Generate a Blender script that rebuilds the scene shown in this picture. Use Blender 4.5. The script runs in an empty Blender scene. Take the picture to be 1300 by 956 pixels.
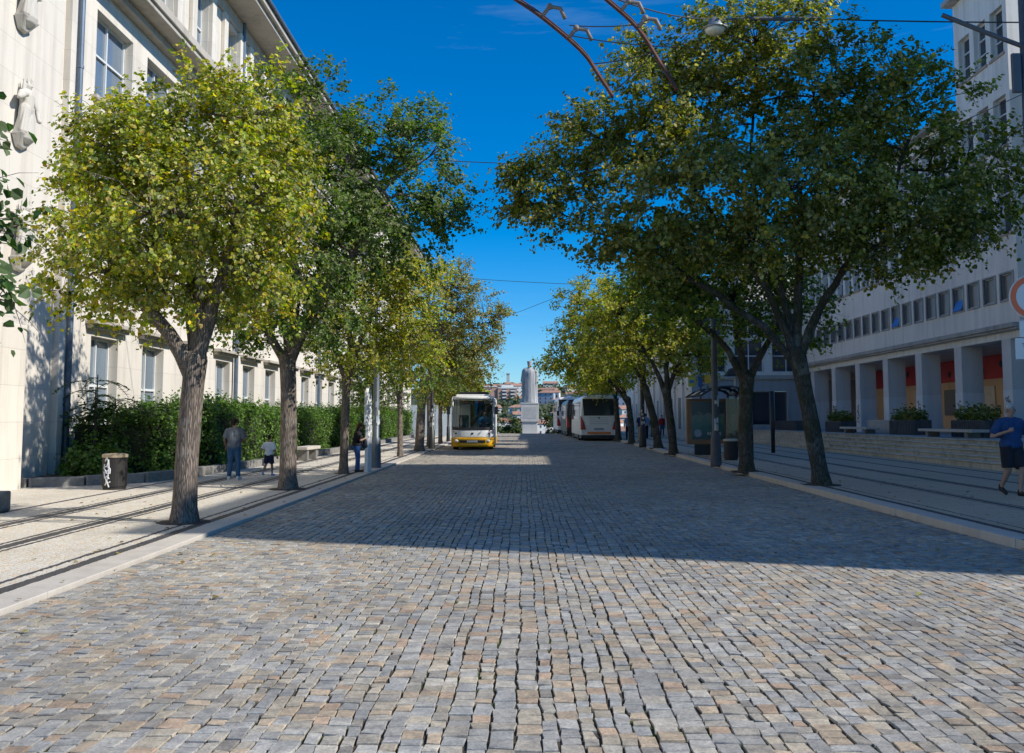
import bpy, bmesh, math, random
import numpy as np
from mathutils import Vector, Matrix, Euler

random.seed(7)
R = math.radians
sc = bpy.context.scene
C = sc.collection

# ------------------------------------------------------------------ terrain profile
def gz(y):
    z = .0042 * y
    if y > 82: z -= .0006 * (y - 82) ** 2 if y < 140 else .0006 * 58 ** 2 + .0696 * (y - 140)
    return z
LP, RP = .04, .11          # pavement heights above the road

# ------------------------------------------------------------------ materials
def new_mat(name):
    m = bpy.data.materials.new(name); m.use_nodes = True
    nt = m.node_tree; b = nt.nodes['Principled BSDF']
    return m, nt, b
def N(nt, t, **kw):
    n = nt.nodes.new(t)
    for k, v in kw.items(): setattr(n, k, v)
    return n
def mathn(nt, op, a, b=None, c=None):
    n = nt.nodes.new('ShaderNodeMath'); n.operation = op
    for i, v in enumerate((a, b, c)):
        if v is None: continue
        if isinstance(v, (int, float)): n.inputs[i].default_value = v
        else: nt.links.new(v, n.inputs[i])
    return n.outputs[0]
def mixc(nt, f, a, b, mode='MIX'):
    n = nt.nodes.new('ShaderNodeMix'); n.data_type = 'RGBA'; n.blend_type = mode
    for s, v in ((n.inputs[0], f), (n.inputs[6], a), (n.inputs[7], b)):
        if isinstance(v, (int, float)): s.default_value = v
        elif isinstance(v, tuple): s.default_value = v if len(v) == 4 else v + (1,)
        else: nt.links.new(v, s)
    return n.outputs[2]
def noise(nt, vec, scale, detail=4, rough=.55, out='Fac'):
    n = nt.nodes.new('ShaderNodeTexNoise'); n.inputs['Scale'].default_value = scale
    n.inputs['Detail'].default_value = detail; n.inputs['Roughness'].default_value = rough
    if vec is not None: nt.links.new(vec, n.inputs['Vector'])
    return n.outputs[out]
def ramp(nt, f, stops):
    n = nt.nodes.new('ShaderNodeValToRGB'); nt.links.new(f, n.inputs[0])
    e = n.color_ramp.elements
    while len(e) < len(stops): e.new(.5)
    for i, (p, c) in enumerate(stops):
        e[i].position = p; e[i].color = (c, c, c, 1) if isinstance(c, (int, float)) else tuple(c) + (1,)
    return n.outputs[0]
def objco(nt): return N(nt, 'ShaderNodeTexCoord').outputs['Object']
def mapping(nt, vec, scale=(1,1,1), loc=(0,0,0), rot=(0,0,0)):
    n = nt.nodes.new('ShaderNodeMapping'); n.inputs['Scale'].default_value = scale
    n.inputs['Location'].default_value = loc; n.inputs['Rotation'].default_value = rot
    nt.links.new(vec, n.inputs[0]); return n.outputs[0]
def bump(nt, b, h, strength=.3, dist=.02):
    n = nt.nodes.new('ShaderNodeBump'); n.inputs['Strength'].default_value = strength
    n.inputs['Distance'].default_value = dist; nt.links.new(h, n.inputs['Height'])
    nt.links.new(n.outputs[0], b.inputs['Normal'])

_mats = {}
def simple(name, col, rough=.6, var=.25, scale=6., bmp=.15, metal=0., spec=.5):
    """plain painted / metal / cloth surface with soft blotches and grain"""
    if name in _mats: return _mats[name]
    m, nt, b = new_mat(name)
    co = objco(nt)
    f = noise(nt, co, scale, 5, .6)
    f2 = noise(nt, co, scale * 9, 3, .6)
    g = mathn(nt, 'ADD', mathn(nt, 'MULTIPLY', f, .7), mathn(nt, 'MULTIPLY', f2, .3))
    dark = tuple(c * (1 - var) for c in col); lite = tuple(min(1, c * (1 + var)) for c in col)
    nt.links.new(mixc(nt, ramp(nt, g, [(.3, 0.), (.7, 1.)]), dark, lite), b.inputs['Base Color'])
    b.inputs['Roughness'].default_value = rough; b.inputs['Metallic'].default_value = metal
    b.inputs['Specular IOR Level'].default_value = spec
    if bmp: bump(nt, b, f2, bmp, .01)
    _mats[name] = m; return m

def stone_wall(name, col, joint_w=1.3, joint_h=.62, streak=.35, dirt=(.16,.14,.12), base_dark=0.):
    """ashlar / render wall: faint block joints, weather streaks, blotches (object space)"""
    m, nt, b = new_mat(name)
    co = objco(nt)
    sep = N(nt, 'ShaderNodeSeparateXYZ'); nt.links.new(co, sep.inputs[0])
    comb = N(nt, 'ShaderNodeCombineXYZ')
    nt.links.new(mathn(nt, 'ADD', sep.outputs[0], sep.outputs[1]), comb.inputs[0]); nt.links.new(sep.outputs[2], comb.inputs[1])
    br = N(nt, 'ShaderNodeTexBrick'); nt.links.new(comb.outputs[0], br.inputs['Vector'])
    br.inputs['Scale'].default_value = 1.; br.inputs['Mortar Size'].default_value = .006
    br.inputs['Brick Width'].default_value = joint_w; br.inputs['Row Height'].default_value = joint_h
    br.inputs['Color1'].default_value = tuple(c * 1.03 for c in col) + (1,)
    br.inputs['Color2'].default_value = tuple(c * .93 for c in col) + (1,)
    br.inputs['Mortar'].default_value = tuple(c * .62 for c in col) + (1,)
    st = noise(nt, mapping(nt, co, (1.8, 1.8, .12)), 1.6, 6, .65)
    big = noise(nt, co, .35, 4, .6)
    sm = ramp(nt, mathn(nt, 'MULTIPLY', st, mathn(nt, 'ADD', big, .45)), [(.42, 0.), (.72, 1.)])
    c = mixc(nt, mathn(nt, 'MULTIPLY', sm, streak), br.outputs[0], dirt)
    fine = noise(nt, co, 24, 4, .6)
    c = mixc(nt, .35, c, mixc(nt, fine, tuple(x * .8 for x in col), tuple(min(1, x * 1.12) for x in col)), 'MIX')
    if base_dark:
        zz = ramp(nt, mathn(nt, 'ADD', sep.outputs[2], mathn(nt, 'MULTIPLY', st, 1.2)), [(.0, 1.), (1., 0.)])
        c = mixc(nt, mathn(nt, 'MULTIPLY', zz, base_dark), c, dirt)
    nt.links.new(c, b.inputs['Base Color']); b.inputs['Roughness'].default_value = .88
    b.inputs['Specular IOR Level'].default_value = .25
    bump(nt, b, mathn(nt, 'ADD', fine, mathn(nt, 'MULTIPLY', br.outputs['Fac'], -1.5)), .35, .01)
    return m

def calcada(name, bands, tone):
    """small limestone setts with black stripes running along the street (object X)"""
    m, nt, b = new_mat(name)
    co = objco(nt)
    v2 = mapping(nt, co, (1, 1, 0))
    vo = N(nt, 'ShaderNodeTexVoronoi', voronoi_dimensions='2D'); vo.inputs['Scale'].default_value = 15
    vo.inputs['Randomness'].default_value = .55; nt.links.new(v2, vo.inputs['Vector'])
    ve = N(nt, 'ShaderNodeTexVoronoi', voronoi_dimensions='2D', feature='DISTANCE_TO_EDGE'); ve.inputs['Scale'].default_value = 15
    ve.inputs['Randomness'].default_value = .55; nt.links.new(v2, ve.inputs['Vector'])
    sep = N(nt, 'ShaderNodeSeparateXYZ'); nt.links.new(mixc(nt, .4, v2, vo.outputs['Position']), sep.inputs[0])
    wob = mathn(nt, 'MULTIPLY', mathn(nt, 'SUBTRACT', noise(nt, mapping(nt, co, (0, .35, 0)), 1., 2), .5), .05)
    x = mathn(nt, 'ADD', sep.outputs[0], wob)
    acc = None
    for c, w in bands:
        inb = mathn(nt, 'LESS_THAN', mathn(nt, 'ABSOLUTE', mathn(nt, 'SUBTRACT', x, c)), w / 2)
        acc = inb if acc is None else mathn(nt, 'MAXIMUM', acc, inb)
    sepc = N(nt, 'ShaderNodeSeparateColor'); nt.links.new(vo.outputs['Color'], sepc.inputs[0])
    lite = mixc(nt, sepc.outputs[0], tuple(t * .86 for t in tone), tone)
    warm = mixc(nt, mathn(nt, 'MULTIPLY', mathn(nt, 'GREATER_THAN', sepc.outputs[1], .8), .5), lite, (tone[0] * .9, tone[1] * .72, tone[2] * .5))
    dark = mixc(nt, sepc.outputs[1], (.022, .024, .03), (.05, .052, .06))
    c = mixc(nt, acc, warm, dark)
    c = mixc(nt, mathn(nt, 'MULTIPLY', ramp(nt, noise(nt, co, .55, 5, .65), [(.48, 0.), (.8, 1.)]), .3), c, (.2, .165, .13))
    j = ramp(nt, ve.outputs['Distance'], [(.0, 0.), (.10, 1.)])
    c = mixc(nt, mathn(nt, 'ADD', mathn(nt, 'MULTIPLY', j, .55), .45), (.16, .14, .11), c)
    c = mixc(nt, .3, c, mixc(nt, noise(nt, co, 60, 3), (.3, .27, .22), (.75, .72, .66)), 'SOFT_LIGHT')
    nt.links.new(c, b.inputs['Base Color']); b.inputs['Roughness'].default_value = .7
    bump(nt, b, mathn(nt, 'ADD', j, mathn(nt, 'MULTIPLY', sepc.outputs[2], .35)), .6, .012)
    return m

def leaf_mat(name, trans=.42, under=(.32, .33, .17)):
    m, nt, b = new_mat(name)
    at = N(nt, 'ShaderNodeAttribute', attribute_name='Col')
    geo = N(nt, 'ShaderNodeNewGeometry')
    var = noise(nt, geo.outputs['Position'], 5, 3)
    c = mixc(nt, .5, at.outputs['Color'], mixc(nt, var, (.35, .35, .35), (.66, .66, .6)), 'OVERLAY')
    c2 = mixc(nt, mathn(nt, 'MULTIPLY', geo.outputs['Backfacing'], .30), c, under)
    nt.links.new(c2, b.inputs['Base Color']); b.inputs['Roughness'].default_value = .5
    b.inputs['Specular IOR Level'].default_value = .35
    tr = N(nt, 'ShaderNodeBsdfTranslucent')
    nt.links.new(mixc(nt, 1., c, (1.65, 1.8, .38), 'MULTIPLY'), tr.inputs[0])
    mx = N(nt, 'ShaderNodeMixShader'); mx.inputs[0].default_value = trans
    nt.links.new(b.outputs[0], mx.inputs[1]); nt.links.new(tr.outputs[0], mx.inputs[2])
    nt.links.new(mx.outputs[0], nt.nodes['Material Output'].inputs[0])
    return m

def bark_mat(name, col, moss=.0):
    m, nt, b = new_mat(name)
    co = objco(nt)
    st = noise(nt, mapping(nt, co, (16, 16, 1.6)), 2.2, 6, .65)
    vo = N(nt, 'ShaderNodeTexVoronoi', feature='DISTANCE_TO_EDGE'); vo.inputs['Scale'].default_value = 3.2
    nt.links.new(mapping(nt, co, (14, 14, 1.3)), vo.inputs['Vector'])
    h = mathn(nt, 'ADD', mathn(nt, 'MULTIPLY', st, .8), ramp(nt, vo.outputs['Distance'], [(0., 0.), (.25, .6)]))
    c = mixc(nt, ramp(nt, h, [(.35, 0.), (1.05, 1.)]), tuple(x * .35 for x in col), tuple(x * 1.25 for x in col))
    bl = ramp(nt, noise(nt, co, 2.3, 5, .65), [(.55, 0.), (.62, 1.)])
    c = mixc(nt, mathn(nt, 'MULTIPLY', bl, .4), c, (.34, .33, .29))
    if moss: c = mixc(nt, mathn(nt, 'MULTIPLY', ramp(nt, noise(nt, co, 1.6, 4), [(.45, 0.), (.6, 1.)]), moss), c, (.05, .055, .015))
    nt.links.new(c, b.inputs['Base Color']); b.inputs['Roughness'].default_value = .95
    b.inputs['Specular IOR Level'].default_value = .15
    bump(nt, b, h, .9, .03)
    return m

def glass_mat(name, col, rough=.06, var=.3):
    m, nt, b = new_mat(name)
    co = objco(nt); info = N(nt, 'ShaderNodeObjectInfo')
    f = noise(nt, co, 1.2, 2)
    c = mixc(nt, f, tuple(x * (1 - var) for x in col), tuple(x * (1 + var) for x in col))
    c = mixc(nt, mathn(nt, 'MULTIPLY', info.outputs['Random'], .65), c, tuple(x * .45 for x in col))
    nt.links.new(c, b.inputs['Base Color']); b.inputs['Roughness'].default_value = rough
    b.inputs['Specular IOR Level'].default_value = .8
    bump(nt, b, noise(nt, co, 1.5, 1), .04, .02)
    return m
def clear_glass(name, tint=(.75, .85, .85), refl=.12):
    m, nt, b = new_mat(name)
    t = N(nt, 'ShaderNodeBsdfTransparent'); t.inputs[0].default_value = tint + (1,)
    g = N(nt, 'ShaderNodeBsdfGlossy'); g.inputs['Roughness'].default_value = .03
    fr = N(nt, 'ShaderNodeFresnel'); fr.inputs[0].default_value = 1.5
    mx = N(nt, 'ShaderNodeMixShader')
    nt.links.new(mathn(nt, 'ADD', fr.outputs[0], refl * .4), mx.inputs[0])
    nt.links.new(t.outputs[0], mx.inputs[1]); nt.links.new(g.outputs[0], mx.inputs[2])
    nt.links.new(mx.outputs[0], nt.nodes['Material Output'].inputs[0])
    return m

# ------------------------------------------------------------------ mesh collecting
class MB:
    def __init__(s): s.v = []; s.f = []; s.mi = []; s.cur = 0
    def add(s, vs, fs):
        o = len(s.v); s.v += [tuple(v) for v in vs]
        s.f += [tuple(i + o for i in f) for f in fs]; s.mi += [s.cur] * len(fs); return s
    def box(s, x0, x1, y0, y1, z0, z1):
        x0, x1 = min(x0,x1), max(x0,x1); y0, y1 = min(y0,y1), max(y0,y1); z0, z1 = min(z0,z1), max(z0,z1)
        return s.add([(x0,y0,z0),(x1,y0,z0),(x1,y1,z0),(x0,y1,z0),(x0,y0,z1),(x1,y0,z1),(x1,y1,z1),(x0,y1,z1)],
              [(0,3,2,1),(4,5,6,7),(0,1,5,4),(1,2,6,5),(2,3,7,6),(3,0,4,7)])
    def quad(s, a, b, c, d): return s.add([a, b, c, d], [(0,1,2,3)])
    def prism(s, poly, y0, y1):        # polygon in x,z extruded along y
        n = len(poly)
        vs = [(x, y0, z) for x, z in poly] + [(x, y1, z) for x, z in poly]
        fs = [tuple(range(n)), tuple(range(2*n-1, n-1, -1))] + [(i+n, (i+1) % n + n, (i+1) % n, i) for i in range(n)]
        return s.add(vs, fs)
    def tube(s, pts, rads, sides=8, cap=True, jit=0.):
        pts = [Vector(p) for p in pts]; n = len(pts)
        if isinstance(rads, (int, float)): rads = [rads] * n
        vs = []; ref = None
        for i, p in enumerate(pts):
            t = (pts[min(i+1, n-1)] - pts[max(i-1, 0)])
            if t.length < 1e-9: t = Vector((0,0,1))
            t.normalize()
            if ref is None: ref = Vector((1,0,0)) if abs(t.x) < .9 else Vector((0,1,0))
            u = (ref - t * ref.dot(t))
            if u.length < 1e-6: u = t.orthogonal()
            u.normalize(); w = t.cross(u); ref = u
            for k in range(sides):
                a = 2*math.pi*k/sides; r = rads[i] * (1 + (random.uniform(-jit, jit) if jit else 0))
                vs.append(p + u * (math.cos(a)*r) + w * (math.sin(a)*r))
        fs = []
        for i in range(n-1):
            for k in range(sides):
                a = i*sides+k; b2 = i*sides+(k+1) % sides
                fs.append((a, b2, b2+sides, a+sides))
        if cap: fs += [tuple(range(sides-1, -1, -1)), tuple(range((n-1)*sides, n*sides))]
        return s.add(vs, fs)
    def lathe(s, prof, cx=0, cy=0, sides=20, cap=True):
        vs = [(cx + r*math.cos(2*math.pi*k/sides), cy + r*math.sin(2*math.pi*k/sides), z) for r, z in prof for k in range(sides)]
        fs = [(i*sides+k, i*sides+(k+1) % sides, (i+1)*sides+(k+1) % sides, (i+1)*sides+k) for i in range(len(prof)-1) for k in range(sides)]
        if cap: fs += [tuple(range(sides-1, -1, -1)), tuple(range((len(prof)-1)*sides, len(prof)*sides))]
        return s.add(vs, fs)
    def ball(s, c, r, seg=10, rings=7):
        if isinstance(r, (int, float)): r = (r, r, r)
        vs = [(c[0], c[1], c[2]-r[2])]
        for i in range(1, rings):
            a = -math.pi/2 + math.pi*i/rings
            for k in range(seg):
                b = 2*math.pi*k/seg
                vs.append((c[0]+r[0]*math.cos(a)*math.cos(b), c[1]+r[1]*math.cos(a)*math.sin(b), c[2]+r[2]*math.sin(a)))
        vs.append((c[0], c[1], c[2]+r[2])); L = len(vs)-1
        fs = [(0, 1+(k+1) % seg, 1+k) for k in range(seg)]
        for i in range(rings-2):
            for k in range(seg):
                a = 1+i*seg+k; b = 1+i*seg+(k+1) % seg
                fs.append((a, b, b+seg, a+seg))
        fs += [(L, L-seg+k, L-seg+(k+1) % seg) for k in range(seg)]
        return s.add(vs, fs)
    def capsule(s, a, b, ra, rb, seg=10, flat=None):
        """closed tapered capsule; good food for the voxel remesher"""
        a = Vector(a); b = Vector(b); t = (b-a); L = t.length; t = t/L if L > 1e-6 else Vector((0,0,1))
        pts = []; rr = []
        for k in range(4): 
            an = math.pi/2*(1-k/3.) ; pts.append(a - t*ra*math.sin(an)*.98); rr.append(max(ra*math.cos(an), ra*.05))
        for k in range(4):
            an = math.pi/2*(k/3.) ; pts.append(b + t*rb*math.sin(an)*.98); rr.append(max(rb*math.cos(an), rb*.05))
        return s.tube(pts, rr, seg)
    def mesh(s, name, mats=None, smooth=False):
        me = bpy.data.meshes.new(name); me.from_pydata(s.v, [], s.f); 
        for m in (mats if isinstance(mats, (list, tuple)) else [mats] if mats else []): me.materials.append(m)
        if s.mi and max(s.mi) > 0: me.polygons.foreach_set('material_index', s.mi)
        if smooth: me.polygons.foreach_set('use_smooth', [True]*len(me.polygons))
        me.update(); return me
    def build(s, name, mats, parent=None, smooth=False, bevel=0., seg=2, loc=None):
        return link(name, s.mesh(name, mats, smooth), parent, bevel, seg, loc)

def link(name, me, parent=None, bevel=0., seg=2, loc=None):
    o = bpy.data.objects.new(name, me); C.objects.link(o)
    if parent: o.parent = parent
    if loc: o.location = loc
    if bevel:
        b = o.modifiers.new('bevel', 'BEVEL'); b.width = bevel; b.segments = seg; b.limit_method = 'ANGLE'; b.angle_limit = R(40)
        b.harden_normals = False
    return o
def tag(o, label=None, cat=None, group=None, kind=None):
    if label: o['label'] = label
    if cat: o['category'] = cat
    if group: o['group'] = group
    if kind: o['kind'] = kind
    return o
def thing(name, label, cat, loc=(0,0,0), rz=0., group=None):
    o = bpy.data.objects.new(name, None); C.objects.link(o); o.location = loc; o.rotation_euler = (0,0,rz)
    o.empty_display_size = .2
    return tag(o, label, cat, group)
def copy_tree(o, parent=None):
    c = o.copy(); C.objects.link(c); c.parent = parent
    for ch in list(o.children): copy_tree(ch, c)
    return c
def remesh(mb, name, mat, parent, voxel, smooth_it=3):
    """one continuous surface out of overlapping closed shapes"""
    me = mb.mesh(name, mat)
    o = bpy.data.objects.new(name, me); C.objects.link(o)
    r = o.modifiers.new('r', 'REMESH'); r.mode = 'VOXEL'; r.voxel_size = voxel
    s = o.modifiers.new('s', 'SMOOTH'); s.iterations = smooth_it; s.factor = .5
    dg = bpy.context.evaluated_depsgraph_get()
    me2 = bpy.data.meshes.new_from_object(o.evaluated_get(dg))
    o.modifiers.clear(); o.data = me2; bpy.data.meshes.remove(me); me2.name = name
    if not me2.materials: me2.materials.append(mat)
    me2.polygons.foreach_set('use_smooth', [True]*len(me2.polygons))
    if parent: o.parent = parent
    return o
def big_mesh(name, V, F, mats, cols=None, smooth=False):
    """V (n,3), F (m,4) numpy; quads"""
    me = bpy.data.meshes.new(name)
    me.vertices.add(len(V)); me.vertices.foreach_set('co', V.astype(np.float32).ravel())
    me.loops.add(F.size); me.loops.foreach_set('vertex_index', F.astype(np.int32).ravel())
    me.polygons.add(len(F)); me.polygons.foreach_set('loop_start', np.arange(0, F.size, 4, dtype=np.int32))
    me.polygons.foreach_set('loop_total', np.full(len(F), 4, dtype=np.int32))
    for m in mats: me.materials.append(m)
    me.update(calc_edges=True)
    if cols is not None:
        a = me.color_attributes.new('Col', 'FLOAT_COLOR', 'POINT')
        c4 = np.ones((len(V), 4), np.float32); c4[:, :3] = cols
        a.data.foreach_set('color', c4.ravel())
    me.polygons.foreach_set('use_smooth', np.full(len(F), bool(smooth)))
    return me
def text(s, size, mat, parent, loc, rot, name='lettering', depth=.002, align='CENTER'):
    cu = bpy.data.curves.new(name, 'FONT'); cu.body = s; cu.size = size; cu.extrude = depth; cu.align_x = align; cu.align_y = 'CENTER'
    o = bpy.data.objects.new(name, cu); C.objects.link(o)
    dg = bpy.context.evaluated_depsgraph_get()
    me = bpy.data.meshes.new_from_object(o.evaluated_get(dg)); bpy.data.objects.remove(o)
    me.materials.clear(); me.materials.append(mat)
    t = link(name, me, parent, loc=loc); t.rotation_euler = rot
    return t

# ------------------------------------------------------------------ common materials
M_wallL = stone_wall('cream_limestone', (.73, .67, .575), 1.6, .8, .62, (.30, .25, .2))
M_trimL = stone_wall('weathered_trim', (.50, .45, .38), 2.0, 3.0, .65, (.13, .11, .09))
M_wallR = stone_wall('grey_render', (.84, .79, .70), 2.63, 40., .55, (.30, .28, .24))
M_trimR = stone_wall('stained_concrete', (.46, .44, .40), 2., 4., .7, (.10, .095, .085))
M_steps = stone_wall('mossy_step_stone', (.58, .53, .43), 1.4, 3., .95, (.10, .105, .05))
M_pod = stone_wall('podium_paving', (.50, .48, .45), .8, .8, .4, (.14, .13, .12))
M_kerb = stone_wall('kerb_limestone', (.54, .49, .42), 50., 50., .5, (.25, .22, .18))
M_granite = simple('granite', (.22, .21, .19), .85, .35, 9, .4)
M_pipe = simple('blue_grey_zinc', (.13, .17, .22), .45, .2, 3, .1, .3)
M_white = simple('white_paint', (.78, .78, .76), .45, .06, 4, .05)
M_winwhite = simple('window_frame_white', (.70, .71, .70), .5, .08, 5, .05)
M_windark = simple('window_frame_brown', (.20, .19, .18), .6, .2, 5, .1)
M_glassL = glass_mat('window_glass', (.17, .22, .27), .06)
M_glassB = glass_mat('brown_window_glass', (.15, .135, .12), .3)
M_glassD = glass_mat('dark_window_glass', (.05, .06, .075), .08)
M_curt = simple('curtain', (.40, .40, .38), .9, .25, 3, .1)
M_black = simple('black_paint', (.02, .02, .022), .45, .3, 6, .05)
M_rubber = simple('rubber', (.018, .018, .018), .85, .2, 9, .2)
M_tile = simple('roof_tile', (.36, .13, .06), .85, .3, .8, .2)
M_soil = simple('soil', (.10, .07, .045), .95, .5, 5, .6)
M_metal = simple('galvanised_metal', (.33, .35, .37), .5, .2, 4, .1, .6)
M_pole = simple('grey_pole_paint', (.09, .10, .115), .55, .3, 3, .15, .2)
M_rust = simple('rusty_rail', (.10, .040, .028), .7, .55, 7, .3, .3)
M_leaf = leaf_mat('leaf')
M_hedge = leaf_mat('hedge_leaf', .25, (.10, .15, .05))
M_bark = bark_mat('bark', (.26, .21, .17))
M_barkD = bark_mat('bark_dark', (.13, .115, .095), .55)

# ------------------------------------------------------------------ world, sun, camera
w = bpy.data.worlds.new('World'); sc.world = w; w.use_nodes = True
nt = w.node_tree; bg = nt.nodes['Background']
SUN_EL, SUN_DIR = R(38), Vector((.954, -.299, 0)).normalized()
sky = N(nt, 'ShaderNodeTexSky', sky_type='NISHITA'); sky.sun_disc = False
sky.sun_elevation = SUN_EL; sky.sun_rotation = math.atan2(SUN_DIR.x, SUN_DIR.y)
sky.altitude = 300; sky.air_density = 1.; sky.dust_density = .15; sky.ozone_density = 2.0
hs = N(nt, 'ShaderNodeHueSaturation'); hs.inputs['Saturation'].default_value = 1.3
nt.links.new(mixc(nt, 1., sky.outputs[0], (.66, .915, 1.22), 'MULTIPLY'), hs.inputs['Color']); 
wc = N(nt, 'ShaderNodeTexCoord').outputs['Generated']
ci = noise(nt, mapping(nt, wc, (1.2, 3.5, 9.)), 2.1, 7, .62)
cir = ramp(nt, ci, [(.60, 0.), (.82, 1.)])
nt.links.new(mixc(nt, mathn(nt, 'MULTIPLY', cir, .16), hs.outputs['Color'], (6., 7., 8.)), bg.inputs[0])
bg.inputs[1].default_value = .125
sl = bpy.data.lights.new('sun', 'SUN'); sl.energy = 5.3; sl.angle = R(.53); sl.color = (1., .955, .88)
so = bpy.data.objects.new('sun', sl); C.objects.link(so)
d = Vector((SUN_DIR.x*math.cos(SUN_EL), SUN_DIR.y*math.cos(SUN_EL), math.sin(SUN_EL)))
so.rotation_euler = d.to_track_quat('Z', 'Y').to_euler(); so.location = (60, -20, 60)
sc.view_settings.view_transform = 'Standard'; sc.view_settings.look = 'None'; sc.view_settings.exposure = 0
cam = bpy.data.cameras.new('camera'); co_ = bpy.data.objects.new('camera', cam); C.objects.link(co_); sc.camera = co_
co_.location = (0, 0, 1.65); co_.rotation_euler = (R(90 + 4.7633), 0, R(.7162))
cam.sensor_fit = 'HORIZONTAL'; cam.sensor_width = 36; cam.lens = 1200/1300*36; cam.shift_y = -45/1300
cam.clip_start = .1; cam.clip_end = 5000
sc.cycles.max_bounces = 6; sc.cycles.diffuse_bounces = 3; sc.cycles.transparent_max_bounces = 16
sc.cycles.use_denoising = True

# ================================================================== GROUND
def struct(o): o['kind'] = 'structure'; return o
KL, KR = -4.35, 6.15        # road edges
def hill(x, y):
    """land beyond the brow of the street: drops into the valley, climbs the town's hill"""
    if y < 60: return gz(y) - .16
    if y < 140: return gz(y) - .16 - .02*(y-60)/80
    z = gz(140) - .18
    ys = [140, 300, 460, 900, 1100, 1500]; zs = [z, -22, -15, 27, 32, 30]
    for i in range(5):
        if y <= ys[i+1]:
            t = (y-ys[i])/(ys[i+1]-ys[i]); zz = zs[i] + (zs[i+1]-zs[i])*t; break
    else: zz = 30
    return zz + 2.2*math.sin(x*.017+1.3)*min(1, (y-140)/300) + 1.3*math.sin(x*.041+y*.01)*min(1, (y-140)/300)
M_ground, nt, b = new_mat('hill_ground')
co = objco(nt); f = noise(nt, co, .06, 6)
nt.links.new(mixc(nt, ramp(nt, f, [(.4, 0.), (.6, 1.)]), (.035, .055, .02), (.10, .10, .05)), b.inputs['Base Color']); b.inputs['Roughness'].default_value = 1
xs = [-900, -500, -300, -200, -140, -100, -70, -50, -30, -15, 0, 15, 30, 50, 70, 100, 140, 200, 300, 420, 600, 1000]
ysg = [-60, 0, 40, 80, 100, 120, 140, 180, 220, 260, 300, 380, 460, 520, 600, 680, 760, 840, 900, 1000, 1100, 1300, 1500]
mb = MB(); vs = [(x, y, hill(x, y)) for y in ysg for x in xs]; nx = len(xs)
mb.add(vs, [(j*nx+i, j*nx+i+1, (j+1)*nx+i+1, (j+1)*nx+i) for j in range(len(ysg)-1) for i in range(nx-1)])
struct(mb.build('ground', M_ground, smooth=True))

# --- road: a bed of joint dirt with every sett a bevelled block on it
M_joint, nt, b = new_mat('joint_dirt')
co = objco(nt)
g = ramp(nt, noise(nt, co, 1.1, 5, .7), [(.52, 0.), (.62, 1.)])
nt.links.new(mixc(nt, g, mixc(nt, noise(nt, co, 30, 3), (.035, .03, .024), (.11, .092, .07)), (.05, .075, .015)), b.inputs['Base Color'])
b.inputs['Roughness'].default_value = 1; b.inputs['Specular IOR Level'].default_value = .1
M_sett, nt, b = new_mat('sett_stone')
co = objco(nt)
at = N(nt, 'ShaderNodeAttribute', attribute_name='Col')
f1 = noise(nt, co, 11, 6, .75); f2 = noise(nt, co, 60, 5, .75); f3 = noise(nt, co, .45, 4, .6)
c = mixc(nt, .75, at.outputs['Color'], mixc(nt, ramp(nt, f1, [(.3, 0.), (.7, 1.)]), (.24, .24, .25), (.78, .75, .70)), 'OVERLAY')
c = mixc(nt, .6, c, mixc(nt, ramp(nt, f2, [(.3, 0.), (.7, 1.)]), (.2, .2, .2), (.84, .82, .78)), 'OVERLAY')
c = mixc(nt, mathn(nt, 'MULTIPLY', ramp(nt, f3, [(.42, 0.), (.7, 1.)]), .35), c, (.09, .085, .08))
nt.links.new(c, b.inputs['Base Color']); b.inputs['Roughness'].default_value = .72; b.inputs['Specular IOR Level'].default_value = .35
bump(nt, b, mathn(nt, 'ADD', f1, mathn(nt, 'MULTIPLY', f2, .5)), .4, .006)

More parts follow.
